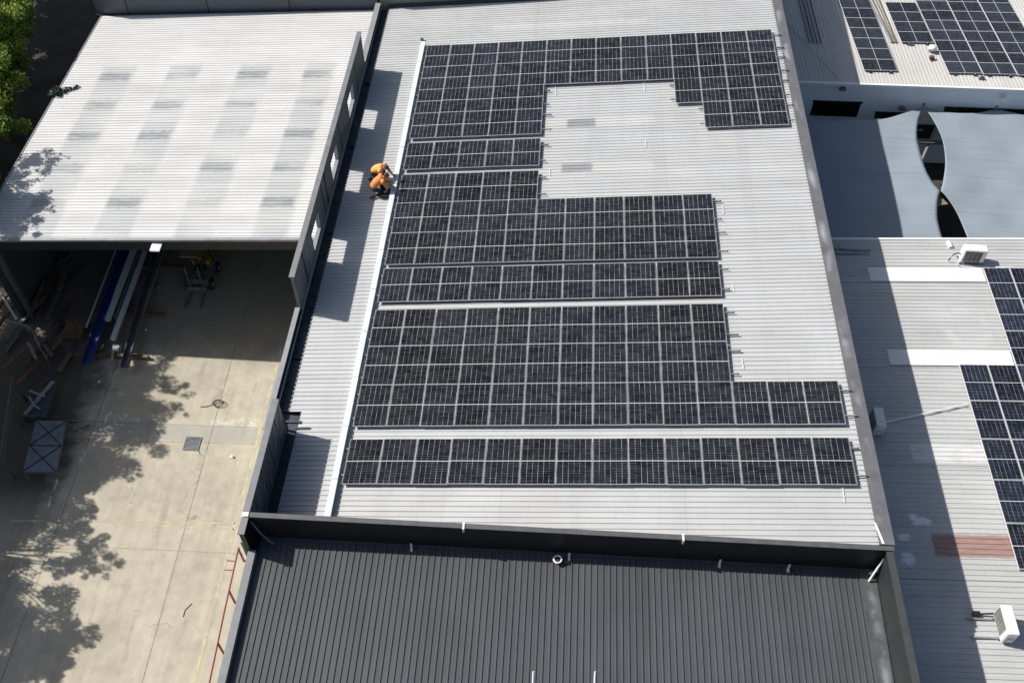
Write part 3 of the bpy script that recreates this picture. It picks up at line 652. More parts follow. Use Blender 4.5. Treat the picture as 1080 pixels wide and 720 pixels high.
# AC condensers
def ac_unit(label, loc, rz, W=.85, D=.34, H=.62):
    t = thing('air_conditioner', label, 'air conditioner', loc)
    def B(nm, mb, mat, par=t):
        return mb.build(nm, mat, None) if False else mk(nm, mb, mat, par)
    def mk(nm, mb, mat, par):
        me = bpy.data.meshes.new(nm); me.from_pydata([tuple(v) for v in mb.v], [], mb.f); me.materials.append(mat)
        o = bpy.data.objects.new(nm, me); COL.objects.link(o); o.parent = par; return o
    w2, d2 = W / 2, D / 2; z0 = .12
    bm = bmesh.new(); bmesh.ops.create_cube(bm, size=1); 
    for v in bm.verts: v.co = Vector((v.co.x * W, v.co.y * D, v.co.z * H + z0 + H / 2))
    bmesh.ops.bevel(bm, geom=bm.edges[:], offset=.022, segments=3, affect='EDGES')
    me = bpy.data.meshes.new('casing'); bm.to_mesh(me); bm.free(); me.materials.append(M_WHITE)
    cs = bpy.data.objects.new('casing', me); COL.objects.link(cs); cs.parent = t
    g = MB().box(-w2 + .05, w2 * .62, -d2 - .006, -d2 + .002, z0 + .05, z0 + H - .05); mk('fan_recess', g, plain('grille_dark', (.05, .055, .05), .6), cs)
    g = MB()
    for k in range(7): zz = z0 + .07 + k * (H - .14) / 6; g.box(-w2 + .05, w2 * .62, -d2 - .016, -d2 - .007, zz - .006, zz + .006)
    for k in range(5): xx = -w2 + .06 + k * (w2 * 1.62 - .07) / 4; g.box(xx - .006, xx + .006, -d2 - .022, -d2 - .0165, z0 + .05, z0 + H - .05)
    mk('grille', g, plain('grille_wire', (.45, .46, .44), .5), cs)
    cx = -w2 * .19; cz = z0 + H / 2
    g = MB()
    for k in range(3):
        a = k * 2.094 + .3; c = Vector((cx, -d2 - .0062, cz))
        e = Vector((math.cos(a), 0, math.sin(a))); f_ = Vector((-math.sin(a), 0, math.cos(a)))
        g.hexa([c - f_ * .02, c + e * .2 - f_ * .09, c + e * .2 + f_ * .05, c + f_ * .02, c - f_ * .02 - Vector((0, .0006, 0)), c + e * .2 - f_ * .09 - Vector((0, .0006, 0)), c + e * .2 + f_ * .05 - Vector((0, .0006, 0)), c + f_ * .02 - Vector((0, .0006, 0))])
    mk('fan', g, M_SEAT, cs)
    g = MB().box(w2, w2 + .012, -d2 + .06, d2 - .06, z0 + .06, z0 + H * .55); mk('side_cover', g, plain('side_cover_grey', (.5, .51, .5), .5), cs)
    g = MB().box(w2 + .012, w2 + .03, -.06, .04, z0 + H * .3, z0 + H * .42); mk('handle', g, M_WHITE, cs)
    for x in (-w2 + .15, w2 - .15):
        mk('foot', MB().box(x - .025, x + .025, -d2 - .04, d2 + .04, .05, z0 + .01), M_GALV, t)
    t.rotation_euler = (0, 0, rz); return t, mk
# upper unit near the sails
p = RR(1020, 277); u1, mk = ac_unit('white air conditioner with a grey front grille beside the upper right panels', (p.x + .12, p.y + .1, p.z), RAD(-2), .92, .38, .66)
mk('skid_rail', MB().box(-.5, .5, -.22, -.17, .0, .05).box(-.5, .5, .17, .22, .0, .05), M_GALV, u1)
mk('hose', MB().tube([(-.46, 0, .35), (-.62, 0, .42), (-.78, -.05, .36), (-.85, -.08, .15), (-.88, -.1, .04)], .025, 8), M_RUBBER, u1)
mk('pipe', MB().tube([(-.47, -.1, .2), (-.55, -.3, .06), (-.3, -.45, .05), (0, -.55, .05)], .02, 8), M_WHITE, u1)
# lower unit
u2, mk = ac_unit('white air conditioner on two rails casting a shadow, lower right corner', (20.95, -2.83, zw(20.95, 0)), RAD(-90), .95, .36, .64)
mk('skid_rail', MB().box(-.33, -.28, -1.0, .22, .0, .05), M_GALV, u2); mk('skid_rail', MB().box(.28, .33, -1.0, .22, .0, .05), M_GALV, u2)
mk('hose', MB().tube([(-.44, -.1, .2), (-.46, -.3, .12), (-.46, -.6, .05)], .03, 8), M_RUBBER, u2)
mk('drain_trap', MB().box(-.54, -.40, -.78, -.55, 0, .10), M_RUBBER, u2)
# small unit close to the main wall
u3, mk = ac_unit('small white air conditioner in the shade hard against the main building', (18.4, 4.72, zw(18.4, 0)), RAD(-90), .85, .34, .6)
mk('bracket_leg', MB().box(-.4, .4, -.2, -.15, 0, .06).box(-.4, .4, .15, .2, 0, .06), M_GALV, u3)
a = RR(929, 446, .10); b = RR(1020, 426, .10)
tag(MB().tube([a, b], .028, 8).build('conduit_pipe', M_WHITE, origin=a), 'straight white conduit running diagonally from the small unit to the right panels', 'conduit')
a = RR(880, 262, .05); mb = MB().tube([a, RR(918, 264, .05)], .04, 8); mb.box(18.2, 19.7, 13.50, 13.62, zw(18.5, 0) + .02, zw(18.5, 0) + .10); mb.tube([RR(886, 258, .05), RR(883, 264, .4)], .025, 8)
tag(mb.build('pipe_fitting', M_GALV, origin=a), 'grey pipe and fittings in the shade at the workshop roof\'s top left', 'pipe')
a = RR(1000, 255, .06); mb = MB().tube([a, RR(1003, 261, .06)], .09, 10)
tag(mb.build('flue', M_WHITE, origin=a), 'short white flue stub left of the upper air conditioner', 'flue')
mb = MB().bar(RR(1050, 282, .06), RR(1068, 282, .06), .06, .05)
tag(mb.build('isolator_strip', M_TRAY, origin=RR(1050, 282)), 'small pale isolator strip along the top edge of the right array', 'isolator')

# ============================================================ OFFICE (TOP RIGHT)
of = thing('office', 'top right building with pale blue front wall and light roof carrying panels', 'building', (27, 34, GZ - 1.9))
zo = lambda x, y: -3.6 - .03 * (y - 27.7)
op = [(19.93, 22.45, -5.86, -4.84), (23.35, 25.3, -5.9, -5.42), (26.85, 31.9, -5.9, -4.95)]
zb = GZ - 1.95
mb = MB(); xsq = 16.9
for (xa, xb, za, zb_) in op:
    mb.box(xsq, xa, 27.7, 27.95, zb, -3.66); mb.box(xa, xb, 27.7, 27.95, zb, za); mb.box(xa, xb, 27.7, 27.95, zb_, -3.66); xsq = xb
mb.box(xsq, 42, 27.7, 27.95, zb, -3.66); mb.box(16.9, 42, 27.96, 46, zb, -4.4)
mb.build('wall', M_WHITEWALL, of)
for i, (xa, xb, za, zb_) in enumerate(op):
    f_ = MB().box(xa, xb, 27.82, 27.86, za, zb_).build('window', plain('dark_glass', (.015, .018, .022), .25), of)
    g = MB(); g.box(xa - .05, xb + .05, 27.62, 27.698, zb_, zb_ + .06)
    if i == 0:
        z_ = za + .08
        while z_ < zb_: g.box(xa, xb, 27.74, 27.80, z_, z_ + .03); z_ += .13
    else:
        xx = xa + .9
        while xx < xb: g.box(xx, xx + .05, 27.76, 27.81, za, zb_); xx += .9
    g.build('frame', M_BLACKWALL, f_)
MB().ribs('y', 27.62, 46, 16.9, 42, zo, h=.024).build('roof', M_TR, of)
MB().slab(18.75 - 1.85, 42, 27.5, 27.64, lambda x, y: -3.56, .16).build('gutter', M_WHITE, of)
for px, py, lab in ((885, 91, 'left'), (950, 113, 'middle'), (1052, 96, 'right')):
    z_ = -4.1 if py < 100 else -5.1
    q = Vector(( {885: 21.2, 950: 24.6, 1052: 29.5}[px], 27.5, {885: -3.85, 950: -4.95, 1052: -4.1}[px]))
    mb = MB().box(q.x - .12, q.x + .12, q.y - .12, q.y + .08, q.z - .08, q.z + .06); mb.box(q.x - .03, q.x + .03, q.y + .05, q.y + .2, q.z - .03, q.z + .03); mb.box(q.x - .22, q.x - .14, q.y - .1, q.y, q.z - .06, q.z + .02)
    tag(mb.build('wall_lamp', M_DGALV if px != 1052 else M_WHITE, origin=q), '%s one of three small lamps on the pale blue wall' % lab, 'wall lamp', 'lamps on the pale blue wall')

p3 = make_panel('x', 1.012, 1.745, M_PV3, .985, 1.72, M_ALU)
fl3 = [0]
blocks = [('left single column', 22.36, 28.72, 1, 8, 1.80, 1.03), ('short middle column', 24.95, 31.56, 1, 4, 1.79, 1.03), ('first column of the wide right block', 26.76, 28.74, 1, 8, 1.785, 1.03), ('second column of the wide right block', 28.55, 28.74, 1, 8, 1.785, 1.03), ('third column of the wide right block', 30.34, 28.74, 1, 8, 1.785, 1.03)]
for nm, bx, by, nc, nr, cw, rh in blocks:
    k = 0
    for r in range(nr):
        yy = by + (r + .5) * rh; xx = bx + cw / 2 - .03 * (yy - 28.7)
        d = Vector((xx, yy, -3.7)) - CC; sx = 540 + FPX * d.dot(CR) / d.dot(CF); sy = 360 - FPX * d.dot(CU) / d.dot(CF)
        if sy < -12 or sx > 1095: continue
        M4 = Matrix.Translation((xx, yy, zo(0, yy) + .10)) @ Matrix.Rotation(-math.atan(.03) + RAD(rnd.gauss(0, .2)), 4, 'X') @ Matrix.Rotation(math.pi / 2 + .03, 4, 'Z')
        place_panel(p3, fl3, M4, 'solar panel %s from bottom in the %s, top right' % (ordw[k], nm), 'solar panels on the top right office roof'); k += 1
    for s_, n2 in ((.2, 'left'), (.8, 'right')):
        xx = bx + cw * s_; a = Vector((xx - .03 * (by - 28.7), by - .10, zo(0, by) + .064)); yb_ = by + nr * rh + .1; b = Vector((xx - .03 * (yb_ - 28.7), yb_, zo(0, yb_) + .064))
        rr_ = tag(MB().bar(a, b, .04, .066).build('mounting_rail', M_ALU, origin=a), '%s rail under the %s of panels, top right roof' % (n2, nm), 'rail', 'mounting rails on the top right roof')
        MB().bar(a - Vector((0, .02, 0)), a + Vector((0, .06, 0)), .16, .08).build('end_foot', M_RUBBER, rr_)
# pipes laid on the office roof
for i, (px0, px1) in enumerate(((916, 940), (919.5, 942), (923, 944), (926.5, 946))):
    a = TR(px0 - .5, -2, .07); b = TR(px1, 45, .07)
    tag(MB().tube([a, b], .035, 8).build('roof_conduit', [M_CAPL, M_DGALV, M_TAN, M_DGALV][i], origin=b), '%s of four sunlit conduits beside the top right single panel column' % ordw[i], 'conduit', 'conduits on the top right roof')
for i, (px0, px1) in enumerate(((842, 854), (846, 858), (850, 862), (854, 866))):
    a = TR(px0, -2, .07); b = TR(px1, 45.5, .07)
    tag(MB().tube([a, b], .035, 8).build('roof_conduit', [M_DGALV, M_DARKMETAL, M_DGALV, M_DARKMETAL][i], origin=b), '%s of four shaded conduits near the main building, top right' % ordw[i], 'conduit', 'conduits on the top right roof')
a = TR(826, 20, .1); b = Vector((20.95, 27.7, -3.5)); tag(MB().tube([a, b], .012, 6).build('stay_wire', M_GALV, origin=b), 'thin wire stretched diagonally over the shaded top right roof', 'wire')
p = TR(982, 55)
vt = thing('roof_vent', 'white domed roof vent beside the wide block of top right panels', 'vent', p)
MB().cyl(p, .16, .22, 16).build('stem', M_GALV, vt)
mb = MB(); prof = [(.0, .40), (.09, .39), (.17, .35), (.22, .29), (.225, .23), (.16, .21)]
n = 20; o = 0
for r_, z_ in prof: mb.v += [p + Vector((math.cos(2 * math.pi * i / n) * r_, math.sin(2 * math.pi * i / n) * r_, z_)) for i in range(n)]
for k in range(len(prof) - 1):
    for i in range(n): mb.f.append((k * n + i, k * n + (i + 1) % n, (k + 1) * n + (i + 1) % n, (k + 1) * n + i))
mb.build('dome', M_WHITE, vt, smooth=True)
p = TR(982, 63); tag(MB().box(p.x - .1, p.x + .12, p.y - .1, p.y + .1, p.z + .02, p.z + .2).box(p.x - .05, p.x + .05, p.y - .2, p.y - .1, p.z, p.z + .08).build('pipe_boot', M_RUST, origin=p), 'small rust-brown pipe boot just below the white domed vent', 'pipe boot')
for px, py, lab in ((960, 48, 'below the short middle column'), (1035, 84, 'below the wide right block')):
    p = TR(px, py); tag(MB().box(p.x - .14, p.x + .14, p.y - .08, p.y + .08, p.z + .0, p.z + .12).box(p.x - .08, p.x + .04, p.y - .04, p.y + .04, p.z + .12, p.z + .2).build('isolator_box', M_DGALV, origin=p), 'small dark isolator box ' + lab, 'isolator box', 'isolator boxes on the top right roof')

# ============================================================ SHADE SAILS
zsl0, zsy = -4.82 + 26.4 * .075, -.075
def SL(px, py): return plane_at(px, py, zsl0, 0, zsy)
def interp(pts, y):
    for (xa, ya_), (xb, yb_) in zip(pts, pts[1:]):
        if ya_ <= y <= yb_:
            return xa + (xb - xa) * (y - ya_) / max(1e-6, yb_ - ya_)
    return pts[-1][0] if y > pts[-1][1] else pts[0][0]
def smooth_curve(pts, n=40):
    P_ = [Vector((p[0], p[1], 0)) for p in pts]; out = []
    for i in range(len(P_) - 1):
        p0 = P_[max(i - 1, 0)]; p1 = P_[i]; p2 = P_[i + 1]; p3 = P_[min(i + 2, len(P_) - 1)]
        for k in range(n // (len(P_) - 1)):
            t = k / (n // (len(P_) - 1))
            out.append(.5 * ((2 * p1) + (-p0 + p2) * t + (2 * p0 - 5 * p1 + 4 * p2 - p3) * t * t + (-p0 + 3 * p1 - 3 * p2 + p3) * t ** 3))
    out.append(P_[-1]); return [(v.x, v.y) for v in out]
def sail_mat():
    t = NT('shade_cloth'); n = t.noise((.3, 6, 1), 1.0, 4); n2 = t.noise((1, 1, 1), 30, 3); big = t.noise(sc=.4, detail=3)
    c = t.xyz(t.P()); s_ = t.math('FRACT', t.math('DIVIDE', c[1], 2.9)); seam = t.ramp(t.math('ABSOLUTE', t.math('SUBTRACT', s_, .5)), .006, .012, .86, 1.0)
    f = t.math('MULTIPLY', t.math('ADD', t.ramp(n, .3, .7, .94, 1.05), t.ramp(big, .3, .7, -.06, .06)), seam)
    cr = t.noise((2.5, .5, 1), 1.1, 4); return t.fin(t.mul((.245, .285, .325), f), .85, 0, .2, t.math('ADD', t.math('MULTIPLY', n2, .04), cr), .22, .05)
M_SAIL = sail_mat()
left_r = smooth_curve([(973.6, 113.4), (968.7, 125.4), (967, 142), (970, 158.5), (975.8, 177.4), (984, 191.6), (991.4, 200.3)]) + smooth_curve([(991.4, 200.3), (988.6, 213), (988.4, 229.4), (991, 241), (994.7, 252), (1003, 270)])[1:]
right_l = smooth_curve([(975.0, 113.4), (984, 125.4), (993.6, 146.7), (997, 170), (994.9, 190), (992.2, 200.3)]) + smooth_curve([(992.2, 200.3), (1000.6, 210.5), (1011, 227), (1020.7, 252), (1026, 270)])[1:]
def sail(name, label, edge, side, top):
    mb = MB(); nu = 46; n = len(edge)
    for k, (ex, ey) in enumerate(edge):
        for i in range(nu + 1):
            u = i / nu
            if side == 'L':
                x = ex + (835 - ex) * u
            else: x = ex + (1120 - ex) * u
            # fan the first rows up to the scalloped top edge
            ty = interp(top, x) if side == 'R' else interp(top[::-1] if top[0][0] > top[-1][0] else top, x)
            frac = (ey - 113.4) / (270 - 113.4)
            yt = TOP(top, x); y_ = yt + (270 - yt) * frac
            if i == 0: y_ = ey
            else:
                pass
            p = SL(x, y_)
            sag = -.16 * math.sin(math.pi * min(1, max(0, frac))) * math.sin(math.pi * min(1, u * .9)) + .03 * math.sin(x * .11) * math.sin(y_ * .09)
            mb.v.append(p + Vector((0, 0, sag)))
    for k in range(n - 1):
        for i in range(nu):
            a = k * (nu + 1) + i; q = (a, a + 1, a + nu + 2, a + nu + 1); mb.f.append(q if side == 'L' else q[::-1])
    org = SL(edge[0][0], edge[0][1]); o = mb.build(name, M_SAIL, origin=org, smooth=True)
    md = o.modifiers.new('t', 'SOLIDIFY'); md.thickness = .012
    return tag(o, label, 'shade sail', 'shade sails over the courtyard')
def TOP(pts, x):
    ps = sorted(pts)
    if x <= ps[0][0]: return ps[0][1]
    for (xa, ya_), (xb, yb_) in zip(ps, ps[1:]):
        if xa <= x <= xb: return ya_ + (yb_ - ya_) * (x - xa) / (xb - xa)
    return ps[-1][1]
sail('shade_sail', 'left blue-grey shade sail, half of it in the main building\'s shadow', left_r, 'L', smooth_curve([(845, 120), (856, 124), (880, 126.3), (911, 126.3), (934, 124.7), (953, 120), (973.6, 113.4)], 60))
sail('shade_sail', 'right blue-grey shade sail, fully sunlit with a scalloped top edge', right_l, 'R', smooth_curve([(975, 113.4), (991, 117), (1010, 119.7), (1029, 119.2), (1050, 115.3), (1064, 118.3), (1080, 121.5), (1100, 123), (1125, 120)], 60))
for px, py, lab in ((974, 112.5, 'where both sails meet the wall'), (1050, 114.5, 'at the right sail\'s middle peak')):
    p = SL(px, py); mb = MB().tube([p + Vector((0, -.1, .03)), Vector((p.x, 27.68, p.z + .1))], .025, 8); mb.box(p.x - .06, p.x + .06, 27.64, 27.697, p.z, p.z + .2)
    tag(mb.build('sail_anchor', M_GALV, origin=p), 'steel sail anchor ' + lab, 'anchor', 'shade sail anchors')
p = SL(991.8, 200.3)
cp = thing('sail_post', 'steel post holding the pinched joint between the two shade sails', 'post', (p.x, p.y, GZ - 1.9))
MB().tube([(p.x + .1, p.y, GZ - 1.9), (p.x + .02, p.y, p.z - .12)], .07, 12).build('post', M_GALV, cp)
MB().add([SL(991.8, 201) + Vector((0, 0, -.25)), SL(987.5, 213) + Vector((0, 0, -.25)), SL(1002, 211) + Vector((0, 0, -.25)), SL(991.8, 201) + Vector((0, 0, -.29)), SL(987.5, 213) + Vector((0, 0, -.29)), SL(1002, 211) + Vector((0, 0, -.29))], [(0, 1, 2), (5, 4, 3), (0, 3, 4, 1), (1, 4, 5, 2), (2, 5, 3, 0)]).build('gusset_plate', M_TAN, cp)
# dark things below the sails
yz = GZ - 1.88
struct(MB().box(16.95, 40, 14.6, 27.6, yz - .1, yz).build('courtyard_paving', M_ASPH))
a = plane_at(965, 149, -6.6); b = plane_at(1000, 151, -6.6)
tag(MB().bar(a - Vector((2, 0, 0)), b + Vector((2, 0, 0)), .25, .12).build('steel_beam', M_GALV, origin=a), 'grey cross beam seen in the gap between the sails', 'beam')
a = plane_at(972, 168, -7.2); b = plane_at(990, 128, -6.0)
tag(MB().bar(a, b, .12, .1).build('diagonal_strut', M_GALV, origin=a), 'slanting grey strut seen in the gap between the sails', 'strut')
sg = thing('wall_sign', 'dark sign with a line of small pale lettering, seen between the sails', 'sign', (25.9, 27.6, -6.6))
MB().box(25.0, 26.8, 27.62, 27.69, -7.0, -6.1).build('board', plain('sign_board', (.02, .025, .035), .5), sg)
mb = MB(); xx = 25.35
for k, w_ in enumerate((.10, .05, .09, .04, .08, .10, .05)): mb.box(xx, xx + w_, 27.605, 27.618, -6.5, -6.37 + .04 * (k % 2)); xx += w_ + .05
for k, w_ in enumerate((.09, .05, .12)): mb.box(25.4 + k * .22, 25.4 + k * .22 + w_, 27.605, 27.618, -6.75, -6.70)
mb.build('lettering', plain('sign_letters', (.5, .5, .52), .5), sg)

# ============================================================ RED RAILING IN THE YARD
zr_ = -5.8; rl = thing('handrail', 'thin red pipe handrail along the yard side of the annex', 'railing', (-4.62, -2, GZ))
pts_ = [Vector((-4.74, .5, zr_)), Vector((-4.66, -2, zr_)), Vector((-4.52, -5, zr_)), Vector((-4.35, -9, zr_))]
MB().tube(pts_, .035, 8).build('top_rail', M_RED, rl)
for y in (.45, -1.25, -3.2, -5.2, -7.2):
    x = -4.74 + (.5 - y) * .041; MB().box(x - .03, x + .03, y - .03, y + .03, GZ + .01, zr_ - .02).build('post', M_RED, rl)
for y in (-.05, -.42): MB().bar((-4.73, y, zr_ - .01), (-5.05, y, zr_ - .01), .03).build('arm', M_RED, rl)

# ============================================================ YARD OBJECTS
zc = GZ + .02
p = G(230, 426); mb = MB(); pts = []
for k in range(44):
    a = k * .32; r_ = .15 + .07 * math.sin(k * .23); pts.append(p + Vector((math.cos(a) * r_ * 1.3 + k * .003, math.sin(a) * r_, .04 + .001 * k)))
pts += [p + Vector((-.45, -.18, .04)), p + Vector((-.7, -.2, .03))]
tag(mb.tube(pts, .014, 6).build('hose_coil', M_RUBBER, origin=p), 'tangled coil of thin black hose lying on the sunlit yard', 'hose')
p = G(203, 468); gr = thing('drain_grate', 'square steel drain grate set in the concrete yard', 'drain', p)
mb = MB(); 
for s_ in (-1, 1): mb.box(p.x + s_ * .3 - .03, p.x + s_ * .3 + .03, p.y - .33, p.y + .33, zc, zc + .03); mb.box(p.x - .27, p.x + .27, p.y + s_ * .3 - .03, p.y + s_ * .3 + .03, zc, zc + .03)
mb.build('frame', M_DGALV, gr)
mb = MB()
for k in range(9): mb.box(p.x - .27, p.x + .27, p.y - .25 + k * .06, p.y - .225 + k * .06, zc, zc + .02)
mb.build('bars', M_GALV, gr); MB().box(p.x - .27, p.x + .27, p.y - .27, p.y + .27, zc - .006, zc).build('pit', M_RUBBER, gr)
p = G(213, 480); tag(MB().tube([G(209, 474) + Vector((0, 0, .03)), G(211, 479) + Vector((0, 0, .03)), G(214, 481) + Vector((0, 0, .03))], .012, 6).build('wire_offcut', M_DGALV, origin=p), 'short curved wire offcut beside the drain grate', 'wire')
p = G(245, 482); tag(MB().box(p.x - .06, p.x + .06, p.y - .07, p.y + .05, zc, zc + .06).cyl((p.x, p.y, zc + .06), .03, .06, 8).build('paper_cup', M_WHITE, origin=p), 'tiny white cup lying on the concrete right of the drain grate', 'cup')
p = G(193, 645); tag(MB().tube([G(193, 650, GZ + .03), G(195, 643, GZ + .03), G(202, 636, GZ + .03)], .012, 6).build('twig', M_BROWN, origin=p), 'thin bent twig on the bare concrete, lower part of the yard', 'twig')

def beam(px0, py0, px1, py1, z, wd, ht, mat, label, cat='steel beam', kind='rect', ext=2.5):
    a = plane_at(px0, py0, z); b = plane_at(px1, py1, z); a = a + (a - b).normalized() * ext
    mb = MB()
    if kind == 'round': mb.tube([a, b], wd / 2, 10)
    elif kind == 'chan':
        mb.bar(a, b, wd, .02); s = (b - a).cross(Vector((0, 0, 1))).normalized() * (wd / 2 - .01)
        mb.bar(a + s + Vector((0, 0, ht / 2)), b + s + Vector((0, 0, ht / 2)), .02, ht); mb.bar(a - s + Vector((0, 0, ht / 2)), b - s + Vector((0, 0, ht / 2)), .02, ht)
    else: mb.bar(a, b, wd, ht)
    return tag(mb.build(cat.replace(' ', '_'), mat, origin=b), label, cat, 'long steel lengths under the shed front')
beam(122, 264, 91, 345, -6.3, .09, .09, M_TRAY, 'thin grey pipe left of the blue beam under the shed', 'pipe', 'round')
beam(133, 264, 92, 384, -6.35, .42, .2, M_BLUE, 'long blue painted beam under the shed', kind='chan')
beam(141, 264, 113, 338, -6.25, .26, .16, M_TRAY, 'wide grey steel length right of the blue beam')
beam(147.5, 264, 122, 336, -6.3, .10, .1, M_GALV, 'slim grey bar between the two grey beams', 'steel bar')
beam(154, 262, 119, 358, -6.25, .20, .14, M_TRAY, 'pale grey square tube ending beside the blue beam', 'steel tube')
beam(167, 262, 132, 388, -6.4, .34, .2, M_DGALV, 'dark channel beam, rightmost wide length of the stack', kind='chan')
beam(173, 264, 144, 350, -6.35, .08, .08, M_GALV, 'thin grey rod on the right side of the stack', 'pipe', 'round')
beam(125, 340, 117, 384, -6.5, .10, .1, M_GALV, 'short grey bar under the stack\'s near end', 'steel bar', ext=0)
# bearers carrying the stack
for y_, lab in ((9.9, 'near'), (12.4, 'middle'), (15.4, 'far')):
    tag(MB().box(-14.8, -11.2, y_ - .08, y_ + .08, zc, zc + .2).build('timber_bearer', M_BROWN, origin=(-13, y_, zc)), '%s timber bearer beneath the long steel lengths' % lab, 'timber bearer', 'timber bearers under the steel')
p = G(126, 372); tag(MB().cyl((p.x, p.y, zc), .17, .38, 16).cyl((p.x, p.y, zc + .38), .13, .04, 16).build('paint_tin', M_GALV, origin=p), 'small round grey tin between the ends of two steel lengths', 'tin')
# crate, plates, frames in the dark left corner
p = G(82, 352); cr = thing('timber_crate', 'brown slatted timber crate beside the near end of the blue beam', 'crate', p)
mb = MB()
for k in range(6): mb.box(p.x - .42 + k * .15, p.x - .30 + k * .15, p.y - .5, p.y + .5, zc + .46, zc + .49)
mb.build('lid', M_BROWN, cr)
mb = MB()
for k in range(3): mb.box(p.x - .44, p.x + .44, p.y - .53, p.y - .501, zc + .03 + k * .15, zc + .13 + k * .15); mb.box(p.x - .44, p.x + .44, p.y + .501, p.y + .53, zc + .03 + k * .15, zc + .13 + k * .15)
mb.box(p.x - .44, p.x - .41, p.y - .5, p.y + .5, zc, zc + .45); mb.box(p.x + .45, p.x + .48, p.y - .5, p.y + .5, zc, zc + .45)
mb.build('side', M_BROWN, cr)
# mesh cage / framed sheet
zz = -6.2; c4 = [plane_at(24, 497, zz), plane_at(59, 497, zz), plane_at(70, 444, zz), plane_at(38, 443, zz)]
cg = thing('steel_cage', 'flat blue-grey steel crate with crossed braces on top, left yard edge', 'crate', (sum((v.x for v in c4)) / 4, sum((v.y for v in c4)) / 4, GZ))
mb = MB().hexa([v - Vector((0, 0, .03)) for v in c4] + c4); mb.build('lid', plain('blue_grey_sheet', (.13, .17, .20), .5, var=.3), cg)
mb = MB(); cc_ = lambda u, v: (c4[0] * (1 - u) + c4[1] * u) * (1 - v) + (c4[3] * (1 - u) + c4[2] * u) * v + Vector((0, 0, .012))
for a, b in (((0, 0), (1, .5)), ((1, 0), (0, .5)), ((0, .5), (1, 1)), ((1, .5), (0, 1)), ((0, .5), (1, .5))): mb.bar(cc_(*a), cc_(*b), .035, .02)
mb.build('brace', M_BLACKWALL, cg)
mb = MB()
for i in range(4): a = c4[i]; b = c4[(i + 1) % 4]; mb.bar(a - Vector((0, 0, .06)), b - Vector((0, 0, .06)), .05, .05); mb.bar(a - Vector((0, 0, .05)), Vector((a.x, a.y, GZ + .02)), .05)
mb.build('frame', M_DGALV, cg)
# crossed bars on a dark plate
z_ = -6.3; pl = thing('plate_stack', 'dark steel plate stack below the crossed grey bars', 'plates', G(40, 425))
q4 = [plane_at(22, 438, z_), plane_at(47, 439, z_), plane_at(57, 412, z_), plane_at(34, 408, z_)]
MB().hexa([Vector((v.x, v.y, GZ + .02)) for v in q4] + [v - Vector((0, 0, .05)) for v in q4]).build('plates', M_DARKMETAL, pl)
ob = thing('bar_frame', 'crossed grey steel bars lying on the dark plates', 'steel frame', plane_at(40, 422, z_))
MB().bar(plane_at(26, 437, z_ + .05), plane_at(56, 402, z_ + .05), .16, .05).build('long_bar', M_GALV, ob)
MB().bar(plane_at(31, 412, z_ + .12), plane_at(47, 418, z_ + .12), .09, .05).build('cross_bar', M_GALV, ob)
MB().tube([plane_at(31, 418, z_ + .15), plane_at(36, 427, z_ + .15), plane_at(42, 431, z_ + .15)], .04, 8).build('hook', M_GALV, ob)
p = G(78, 450); mb = MB()
for k in range(7): a = p + Vector((rnd.uniform(-.5, .4), rnd.uniform(-.3, .3), .06)); b = a + Vector((rnd.uniform(-.5, .5), rnd.uniform(-.3, .3), rnd.uniform(0, .15))); mb.bar(a, b, .07, .05)
tag(mb.build('scrap_heap', M_DGALV, origin=p), 'small heap of bent grey scrap right of the blue-grey crate', 'scrap')
# long post at the left edge
a = plane_at(15, 398, -5.4); b = plane_at(1, 490, -5.4)
rk = thing('pipe_rack', 'grey pipe rack along the left edge of the yard', 'rack', Vector((b.x, b.y, GZ)))
MB().tube([a, b], .10, 10).build('top_pipe', M_OLDP, rk)
for t_ in (.05, .35, .95): q = a.lerp(b, t_); MB().tube([q, (q.x, q.y, GZ)], .06, 8).build('leg', M_OLDP, rk)
for t_ in (.35, .62): q = a.lerp(b, t_); MB().tube([q - Vector((0, 0, .6)), q + Vector((.8, 0, -.6))], .05, 8).build('arm', M_OLDP, rk)
a = plane_at(-3, 304, -5.3); b = plane_at(17, 336, -5.3); tag(MB().bar(a, b, .10, .08).build('leaning_bar', M_ALU, origin=b), 'pale flat bar leaning at the far left below the shed edge', 'steel bar')
a = plane_at(6, 337, -5.6); b = plane_at(32, 345, -5.6); c = plane_at(43, 368, -5.6); d_ = plane_at(20, 362, -5.6)
fr = thing('wire_stand', 'thin bent wire stand at the left below the leaning bar', 'stand', Vector((b.x, b.y, GZ)))
MB().tube([a, b, c], .025, 6).build('top_wire', M_GALV, fr); MB().tube([b, (b.x, b.y, GZ)], .02, 6).build('leg', M_GALV, fr); MB().tube([c, (c.x, c.y, GZ)], .02, 6).build('leg', M_GALV, fr); MB().tube([a, (a.x, a.y, GZ)], .02, 6).build('leg', M_GALV, fr)
